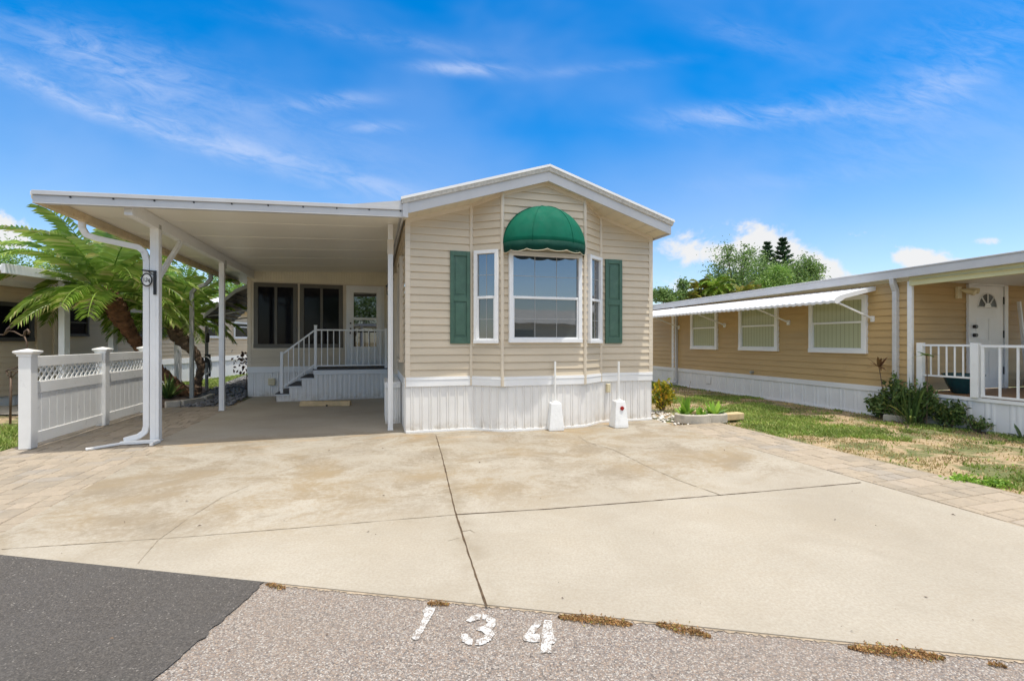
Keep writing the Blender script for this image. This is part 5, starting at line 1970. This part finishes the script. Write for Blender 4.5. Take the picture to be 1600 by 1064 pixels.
# ================================================================ PLANTS RIGHT OF THE HOME
px, py_ = G(1038, 642)
shrub('croton', 'small yellow croton shrub at the right corner of the home', 'shrub', (px, py_ + .12, 0), .26, .24, .52, 560, .11, 'croton', 6, 12, frame='W', ratio=.5)
# scalloped planter
c0, c1 = G(1064, 658), G(1138, 660)
T = Thing('planter', 'low grey scalloped concrete edging planter with white stones', 'planter', ((c0[0] + c1[0]) / 2, (c0[1] + c1[1]) / 2 + .1, 0), 'W')
ax_, ay_ = T.o.location.x, T.o.location.y
L_ = (c1[0] - c0[0]) / 2
def arcp(cx, cy, r, a0, a1, n=12):
    return [(cx + r * math.cos(a0 + (a1 - a0) * i / n), cy + r * .62 * math.sin(a0 + (a1 - a0) * i / n)) for i in range(n + 1)]
for nm, path in (('curved_edging', arcp(-.16, -.0, .29, PI * .98, PI * 1.86)), ('curved_edging', arcp(.22, .03, .20, PI * 1.25, PI * 2.05))):
    vs = []
    for i, (x, y) in enumerate(path):
        p = Vector((x, y, 0))
        a = Vector(path[min(i + 1, len(path) - 1)]) - Vector(path[max(i - 1, 0)])
        a.normalize()
        nn = Vector((a.y, -a.x, 0)) * .028
        for (k, z) in ((1, -.02), (1, .115), (.6, .13), (-.6, .13), (-1, .115), (-1, -.02)):
            q = p + nn * k
            vs.append((q.x, q.y, z))
    fs = []
    for i in range(len(path) - 1):
        for k in range(6):
            k2 = (k + 1) % 6
            fs.append((6 * i + k, 6 * i + k2, 6 * i + 6 + k2, 6 * i + 6 + k))
    fs += [tuple(range(6)), tuple(6 * (len(path) - 1) + k for k in range(5, -1, -1))]
    T.part(nm, MB().add(vs, fs), 'block', bevel=.004)
rg = random.Random(2)
T.part('fill_soil', MB().prism([(x * .72, y * .72 + .06, -.02) for (x, y) in arcp(.02, 0.05, .40, 0, 2 * PI * .98, 20)], (0, 0, .085)), 'soil')
stones('white_stone', [(rg.uniform(-.36, .12), rg.uniform(-.10, .16), .062) for _ in range(60)], .02, .05, 'whitestone', 7, T.o)
for (x, y, sc_, lab, sd) in ((-.20, .22, 1.15, 'bright green leafy plant with tall thin flower stalk behind the planter', 3), (-.02, .04, .62, 'low green plant among the white stones of the planter', 5), (.24, .10, 1.0, 'upright green succulent at the right end of the planter', 8)):
    P_ = Thing('succulent', lab, 'plant', (ax_ + x, ay_ + y, .05), 'W')
    blade_clump(P_, 'leaves', 'succ', 34, .30 * sc_, .075, sd, el=(25, 88), droop=.5)
    if sd == 3:
        P_.part('flower_stalk', MB().tube([(0, 0, 0), (.02, 0, .3), (.09, .01, .62)], [.006, .005, .003], 5).tube([(.02, 0, .1), (-.02, .02, .5)], .004, 5), 'trunk')
ba = G(1110, 648)
for (p, q, lab) in ((G(1086, 651), G(1124, 655), 'tan landscape block lying behind the planter'), (G(1122, 658), G(1162, 655), 'tan landscape block lying at the edge of the lawn')):
    T = Thing('landscape_block', lab, 'landscape block', ((p[0] + q[0]) / 2, (p[1] + q[1]) / 2, 0), 'W', group='tan landscape blocks by the planter')
    T.part('block', T.mb().bar((p[0], p[1] + .1, .05), (q[0], q[1] + .1, .05), .16, .12), 'tanblock', bevel=.016)
rg = random.Random(12)
sp_ = []
while len(sp_) < 190:
    u, v = rg.uniform(4.4, 5.1), rg.uniform(-.5, 1.6)
    q = H(u, v)
    sp_.append((q.x, q.y, -.045))
o = stones('rock_mulch', sp_, .018, .042, 'whitestone', 14)
o['kind'] = 'stuff'
tag(o, 'pale rock mulch around the croton at the home corner', 'gravel')

# bed of shrubs at the neighbor's porch corner
bd = [(8.60, -.80, .20, .26, .46, 800, .085, 'shrub', 'low dark green shrub at the left end of the porch bed', 31),
      (8.64, -1.08, .18, .22, .74, 800, .10, 'shrub', 'tall leafy shrub in front of the porch corner downspout', 32),
      (8.60, -1.48, .22, .30, .58, 1300, .095, 'shrub', 'dense dark shrub in the middle of the porch bed', 33),
      (8.62, -1.88, .20, .26, .44, 950, .085, 'shrub', 'spreading green shrub at the right end of the porch bed', 34),
      (8.66, -2.22, .14, .22, .22, 300, .06, 'shrub', 'trailing green plant against the white porch skirting', 36)]
for (u, v, rx_, ry_, h, n, lf, mt, lab, sd) in bd:
    shrub('shrub', lab, 'shrub', (u, v, -.03), rx_, ry_, h, n, lf, mt, sd, 11)
T = Thing('red_tipped_plant', 'leggy plant with reddish leaf tips left of the porch downspout', 'plant', (8.58, -.92, -.03))
blade_clump(T, 'leaves', 'redleaf', 14, .22, .05, 3, c=(.0, .12, .95), el=(-10, 70), droop=.5)
T.part('stem', MB().tube([(0, 0, 0), (0, .05, .5), (.0, .12, .97)], .008, 5), 'trunk')
T = Thing('grassy_plant', 'yellow-green strap-leaved clump in front of the porch corner post', 'plant', (8.52, -1.38, -.03))
blade_clump(T, 'leaves', 'shrub', 80, .75, .03, 6, el=(45, 88), droop=1.1, base=.2)
T = Thing('papaya_sprout', 'thin stemmed plant with flat leaves rising beside the porch railing', 'plant', (8.52, -1.62, -.03))
blade_clump(T, 'leaves', 'shrub', 16, .2, .06, 8, el=(-5, 35), droop=.5, c=(0, 0, 1.18))
T.part('stem', MB().tube([(0, 0, 0), (.02, 0, .6), (0, 0, 1.2)], .008, 5), 'trunk')
T = Thing('weed_sprout', 'tiny weed sprouting against the porch skirting near the right border', 'weed', (8.66, -2.78, -.03))
blade_clump(T, 'leaves', 'shrub', 12, .2, .06, 5, el=(15, 75), droop=.6)
for (p, q, lab) in ((G(1384, 653), G(1423, 657), 'weathered concrete edging block, the farther one along the porch bed'), (G(1428, 656), G(1472, 661), 'weathered concrete edging block, the nearer one along the porch bed')):
    T = Thing('edging_block', lab, 'edging block', ((p[0] + q[0]) / 2, (p[1] + q[1]) / 2, 0), 'W', group='edging blocks along the porch bed')
    T.part('block', T.mb().bar((p[0], p[1] + .05, .0), (q[0], q[1] + .05, .0), .10, .12), 'block', bevel=.014)
struct(MB().poly([tuple(H(a, b, -.043)) for (a, b) in ((8.42, -.6), (8.8, -.6), (8.8, -2.4), (8.6, -2.4), (8.42, -1.9))]).build('shrub_bed', MT['soil']))

# ================================================================ LAWN BLADES
def blades(name, n, region, mat, hgt, wid, seed, label, dens, zb=-.05):
    g = np.random.default_rng(seed)
    pts = []
    while len(pts) < n:
        uv = g.uniform((region[0], region[2]), (region[1], region[3]), (4000, 2))
        for (u, v) in uv:
            q = H(u, v)
            if g.random() < dens(u, v, q):
                pts.append((q.x, q.y, zb))
            if len(pts) >= n:
                break
    C = np.array(pts)
    k = len(C)
    h = hgt * g.uniform(.45, 1.3, k)
    a = g.uniform(0, 2 * PI, k)
    w_ = wid * g.uniform(.6, 1.3, k)
    side = np.stack([np.cos(a), np.sin(a), np.zeros(k)], 1) * w_[:, None] * .5
    lean = g.normal(0, .45, (k, 2)) * h[:, None]
    tip = C + np.stack([lean[:, 0], lean[:, 1], h], 1)
    mid = C + np.stack([lean[:, 0] * .3, lean[:, 1] * .3, h * .55], 1)
    V = np.stack([C - side, C + side, mid + side * .8, tip, mid - side * .8], 1).reshape(-1, 3)
    i0 = np.arange(k) * 5
    F = np.concatenate([np.stack([i0, i0 + 1, i0 + 2, i0 + 4], 1), np.stack([i0 + 4, i0 + 2, i0 + 3, i0 + 3], 1)])
    F1 = np.stack([i0, i0 + 1, i0 + 2, i0 + 4], 1)
    T1 = np.stack([i0 + 4, i0 + 2, i0 + 3], 1)
    me = bpy.data.meshes.new(name)
    tri = np.concatenate([np.stack([i0, i0 + 1, i0 + 2], 1), np.stack([i0, i0 + 2, i0 + 4], 1), T1])
    me.vertices.add(len(V))
    me.vertices.foreach_set('co', V.astype(np.float32).ravel())
    me.loops.add(tri.size)
    me.loops.foreach_set('vertex_index', tri.astype(np.int32).ravel())
    me.polygons.add(len(tri))
    me.polygons.foreach_set('loop_start', np.arange(0, tri.size, 3, dtype=np.int32))
    me.update(calc_edges=True)
    me.materials.append(MT[mat])
    o = bpy.data.objects.new(name, me)
    COL.objects.link(o)
    o['kind'] = 'stuff'
    return tag(o, label, 'grass')


def gmask(q):
    return noise.noise(Vector((q.x * .55, q.y * .75, 2.0))) + .55 * noise.noise(Vector((q.x * 1.9, q.y * 1.9, 7.0))) + .3 * noise.noise(Vector((q.x * 5, q.y * 5, 1.0)))


def dens_green(u, v, q):
    if u < 5.32 + .1 * noise.noise(Vector((v * 1.5, 0, 0))):
        return 0
    m_ = gmask(q)
    b = max(0, min(1, (u - 5.3) / (1.1 + .25 * noise.noise(Vector((v * .8, 9, 0))))))
    return max(0, min(1, (m_ - .08 + .55 * (b - .80)) * 4.0)) + .012


def dens_dry(u, v, q):
    if u < 5.18 + .06 * noise.noise(Vector((v * 2.5, 4, 0))):
        return 0
    k = noise.noise(Vector((q.x * 2.6, q.y * 2.6, 5.0)))
    return max(.05, min(1, .45 + 1.4 * k))


blades('lawn_grass', 52000, (5.2, 8.78, -5.5, 9.5), 'grassG', .045, .018, 41, 'patchy green lawn grass between the paver strip and the tan home', dens_green)
blades('dry_grass', 30000, (5.1, 8.78, -5.5, 8.0), 'grassD', .024, .013, 42, 'dry straw colored patches of the lawn', dens_dry)
blades('side_grass', 9000, (-7.6, -5.05, .35, 2.6), 'grassG', .075, .022, 43, 'green grass strip left of the vinyl fence', lambda u, v, q: .9 if v > .30 - .02 * (u + 5) + .12 * noise.noise(Vector((u * 2, 0, 0))) else 0)
blades('back_grass', 16000, (-9.0, -4.3, 7.2, 20), 'grassG', .075, .03, 44, 'sunlit grass between the gravel and the left neighboring house', lambda u, v, q: .9 if u < -4.6 - (v - 6) * .10 and q.x > -11.1 else 0)

# ---- weeds along the road edge, each a tuft
def weed_tuft(pxa, pxb, dep, n, label, seed, green=.2):
    a, b = Vector(G(*pxa) + (0,)), Vector(G(*pxb) + (0,))
    c = (a + b) / 2
    T = Thing('weed', label, 'weed', (c.x, c.y, -.006), 'W', group='brown weeds along the edge of the slab')
    g = np.random.default_rng(seed)
    t = g.uniform(0, 1, n)
    P = np.array(a)[None] * (1 - t[:, None]) + np.array(b)[None] * t[:, None] - np.array(c)[None]
    env = np.sqrt(np.clip(np.sin(PI * t), 0, 1)) * (.55 + .45 * np.sin(t * 23 + seed) ** 2)
    P[:, 1] += g.normal(0, dep, n) * env
    P[:, 2] = np.abs(g.normal(0, .008, n)) * env + .003
    L = g.uniform(.007, .016, n)
    V, F = leaf_quads(P, g.normal(size=(n, 3)) + np.array([0, 0, .4]), L, L * .5, g)
    np_mesh('leaves', V, F, MT['weed'], T.o)
    return T


weed_tuft((416, 912), (446, 918), .016, 220, 'small brown weed tuft at the corner of the dark asphalt', 1)
weed_tuft((668, 941), (702, 943), .014, 260, 'small orange-brown weed tuft just above the painted 1', 2)
weed_tuft((872, 962), (988, 974), .022, 1500, 'long brown weed tuft right of the painted 4', 3)
weed_tuft((1026, 974), (1110, 992), .026, 900, 'round reddish-brown weed tuft at the slab edge', 4)
weed_tuft((1326, 1010), (1476, 1026), .026, 1700, 'longest brown weed tuft near the right border, with green sprigs', 5)
weed_tuft((1545, 1036), (1572, 1040), .012, 120, 'tiny brown weed tuft at the far right of the slab edge', 6)
for (px_, py2, n, lab, sd) in ((1505, 748, 150, 'bright green weed patch in the dry lawn edge, larger of two', 3), (1556, 752, 80, 'bright green weed patch in the dry lawn edge, smaller of two', 4)):
    q = G(px_, py2)
    T = Thing('weed', lab, 'weed', (q[0], q[1], -.04), 'W')
    g = np.random.default_rng(sd)
    C = np.stack([g.normal(0, .06, n * 5), g.normal(0, .045, n * 5), np.abs(g.normal(0, .03, n * 5))], 1)
    V, F = leaf_quads(C, g.normal(size=(n * 5, 3)) + np.array([0, 0, .5]), g.uniform(.02, .05, n * 5), g.uniform(.012, .025, n * 5), g)
    np_mesh('leaves', V, F, MT['succ'], T.o)

# ================================================================ TREES BEYOND THE TAN HOME
def at(px, py, Z):
    return W_(px, py, Z)


norfolk('left one of two dark Norfolk pines beyond the tan home', (at(1199, 500, 62)[0], 62, 0), 14.6, 2.6, 5, 'Norfolk pines beyond the tan home')
norfolk('right and slightly taller one of two dark Norfolk pines beyond the tan home', (at(1223, 500, 62)[0], 62, 0), 15.1, 2.8, 9, 'Norfolk pines beyond the tan home')
norfolk('distant pine whose dark tip shows above the carport roof', (at(576, 500, 58)[0], 58, 0), 18.6, 1.0, 12)
Z = 42
def clump(px, py, rx_, rz_, x0, Z=42):
    p = at(px, py, Z)
    return (p[0] - x0, 0, p[2], rx_ * Z / FPX, rx_ * Z / FPX, rz_ * Z / FPX)
x0 = at(1150, 500, 40)[0]
broadleaf_tree('feathery_tree', 'tall light green feathery tree beyond the tan home roof', 'tree', (x0, 40, 0),
               [clump(1130, 428, 13, 40, x0, 40), clump(1137, 398, 6, 20, x0, 40), clump(1158, 424, 16, 34, x0, 40), clump(1166, 402, 7, 18, x0, 40), clump(1146, 452, 30, 22, x0, 40), clump(1115, 446, 12, 18, x0, 40)], 4200, .22, 'leafB', 51)
x0 = at(1188, 500, 44)[0]
broadleaf_tree('open_tree', 'airy grey-green tree left of the Norfolk pines', 'tree', (x0, 44, 0),
               [clump(1182, 420, 16, 26, x0, 44), clump(1178, 438, 24, 20, x0, 44), clump(1196, 440, 20, 22, x0, 44)], 2600, .22, 'leafB', 52)
x0 = at(1214, 500, 38)[0]
broadleaf_tree('round_tree', 'bright yellow-green round tree in front of the Norfolk pines', 'tree', (x0, 38, 0), [clump(1214, 434, 17, 18, x0, 38), clump(1206, 450, 22, 14, x0, 38)], 2600, .2, 'leafA', 53)
x0 = at(1255, 500, 46)[0]
broadleaf_tree('broad_tree', 'dark broad-crowned tree at the right end of the tree line', 'tree', (x0, 46, 0),
               [clump(1240, 432, 20, 22, x0, 46), clump(1258, 416, 12, 14, x0, 46), clump(1262, 436, 18, 18, x0, 46), clump(1274, 424, 10, 10, x0, 46), clump(1244, 448, 30, 12, x0, 46)], 5200, .24, 'leafB', 54)
x0 = at(1045, 500, 34)[0]
broadleaf_tree('low_tree', 'low dark green tree just right of the home corner', 'tree', (x0, 34, 0), [clump(1034, 462, 14, 10, x0, 34), clump(1054, 464, 16, 9, x0, 34), clump(1066, 452, 6, 13, x0, 34)], 2400, .2, 'leafB', 55)
for (px_, py2, n, L, lab, sd, Zp) in ((1098, 452, 30, 1.35, 'yellowing sabal palm at the left of the tree line', 61, 36), (1120, 450, 34, 1.5, 'green sabal palm in front of the feathery tree', 62, 35),
                                      (1160, 462, 30, 1.3, 'sabal palm with orange fronds low over the tan home roof', 63, 34), (1178, 464, 24, 1.1, 'bright low palm farthest right over the tan home roof', 64, 34), (1076, 466, 22, .9, 'small pale palm left of the yellowing sabal palm', 65, 34)):
    p = at(px_, py2, Zp)
    T = Thing('sabal_palm', lab, 'palm tree', (p[0], Zp, 0), 'W', group='sabal palms beyond the tan home')
    V, F, rach = palm_crown(n, L, 1.7, sd, .55, per=18, e_lo=-50, wid=.085, center=(0, 0, p[2]), vee=.2)
    np_mesh('crown', V, F, MT['palm2' if sd != 62 else 'palm'], T.o)
    T.part('trunk', MB().tube([(0, 0, 0), (.1, 0, p[2] * .5), (0, 0, p[2])], [.2, .16, .17], 9, jitter=.1), 'trunk')
# trees behind the left neighbour
for (cl_, lab, nm, sd, mt, Z, xx) in (
    ([(8, 415, 22, 22), (-30, 400, 40, 30), (40, 432, 26, 18), (22, 440, 40, 22)], 'bright leafy tree over the left neighboring house at the left border', 'leafy_tree', 71, 'leafA', 26, 10),
    ([(110, 425, 40, 26), (150, 400, 26, 20), (165, 440, 40, 26)], 'green leafy tree behind the leaning date palm', 'leafy_tree', 72, 'leafB', 25, 130),
    ([(240, 440, 40, 30), (210, 470, 34, 26), (275, 470, 30, 26)], 'green leafy tree seen between the two date palms', 'leafy_tree', 73, 'leafA', 24, 240),
    ([(335, 455, 30, 26), (362, 470, 26, 26), (315, 480, 26, 24), (385, 455, 26, 26)], 'green leafy tree behind the carport rear corner', 'leafy_tree', 74, 'leafA', 27, 345)):
    x0 = at(xx, 500, Z)[0]
    broadleaf_tree(nm, lab, 'tree', (x0, Z, 0), [clump(a, b, c, d, x0, Z) for (a, b, c, d) in cl_], 3800, .17, mt, sd)

# small antenna on the home roof
T = Thing('roof_antenna', 'tiny metal antenna standing on the carport roof', 'antenna', (-2.5, 3.0, 3.2))
T.part('mast', MB().tube([(0, 0, 0), (0, 0, .36)], .012, 6).tube([(-.08, 0, .30), (.06, 0, .36)], .01, 5).tube([(-.03, 0, .38), (.05, 0, .26)], .01, 5), 'greyalu')

# ================================================================ ACROSS THE ROAD (seen in the window panes)
ac = Thing('far_house', 'pale house across the road mirrored in the bay window', 'house', (17, -15, 0), 'W')
ac.part('wall', ac.mb().box(8, 24, -21, -16, -.05, 2.7), 'lsiding')
ac.part('roof', ac.mb().prism([(7.5, -15.4, 2.7), (7.5, -21.6, 2.7), (7.5, -18.5, 4.0)], (17, 0, 0)), 'shingle')
ac.part('carport_roof', ac.mb().box(3, 8, -21, -14.5, 2.6, 2.8).box(3.2, 3.35, -14.8, -14.65, 0, 2.6).box(7.6, 7.75, -14.8, -14.65, 0, 2.6), 'white')
ac.part('window', ac.mb().box(10, 12, -16, -15.95, 1, 2.2).box(15, 17, -16, -15.95, 1, 2.2), 'dkglass')
broadleaf_tree('shade_tree', 'leafy tree across the road mirrored in the left bay pane', 'tree', (4.5, -22, 0), [(0, 0, 5.2, 2.6, 2.6, 2.0), (2, 0, 4.4, 2, 2, 1.6), (-2, 0, 4.2, 2, 2, 1.5)], 3000, .3, 'leafB', 81)
broadleaf_tree('shade_tree', 'second leafy tree across the road mirrored in the glazed door', 'tree', (-9, -24, 0), [(0, 0, 6.2, 3.0, 3, 2.4), (2.4, 0, 5, 2, 2, 1.8), (-2, 0, 5.2, 2.4, 2, 1.6)], 3000, .3, 'leafB', 82)


# leaf litter and grit scattered on the slab and the road
g = np.random.default_rng(77)
C, L = [], []
while len(C) < 150:
    x, y = g.uniform(-3.4, 4.6), g.uniform(1.75, 6.6)
    u, v = toH(x, y)
    on_slab = u > -3.0 and u < 4.2 and v < -.3
    z = .004 if (y > road_y(x) and on_slab) else (-.004 if y < road_y(x) - .02 else None)
    if z is None:
        continue
    C.append((x, y, z + .001))
    L.append(g.uniform(.005, .016) if g.random() < .85 else g.uniform(.02, .034))
C, L = np.array(C), np.array(L)
N = g.normal(size=(len(C), 3)) * np.array([1, 1, .15])
V, F = leaf_quads(C, N, L, L * .55, g)
V[:, 2] = np.maximum(V[:, 2], np.repeat(C[:, 2], 4))
o = np_mesh('leaf_litter', V, F, MT['trunk'])
o['kind'] = 'stuff'
tag(o, 'tiny dark leaf bits and grit scattered over the slab and the road', 'leaf litter')
bpy.context.view_layer.update()
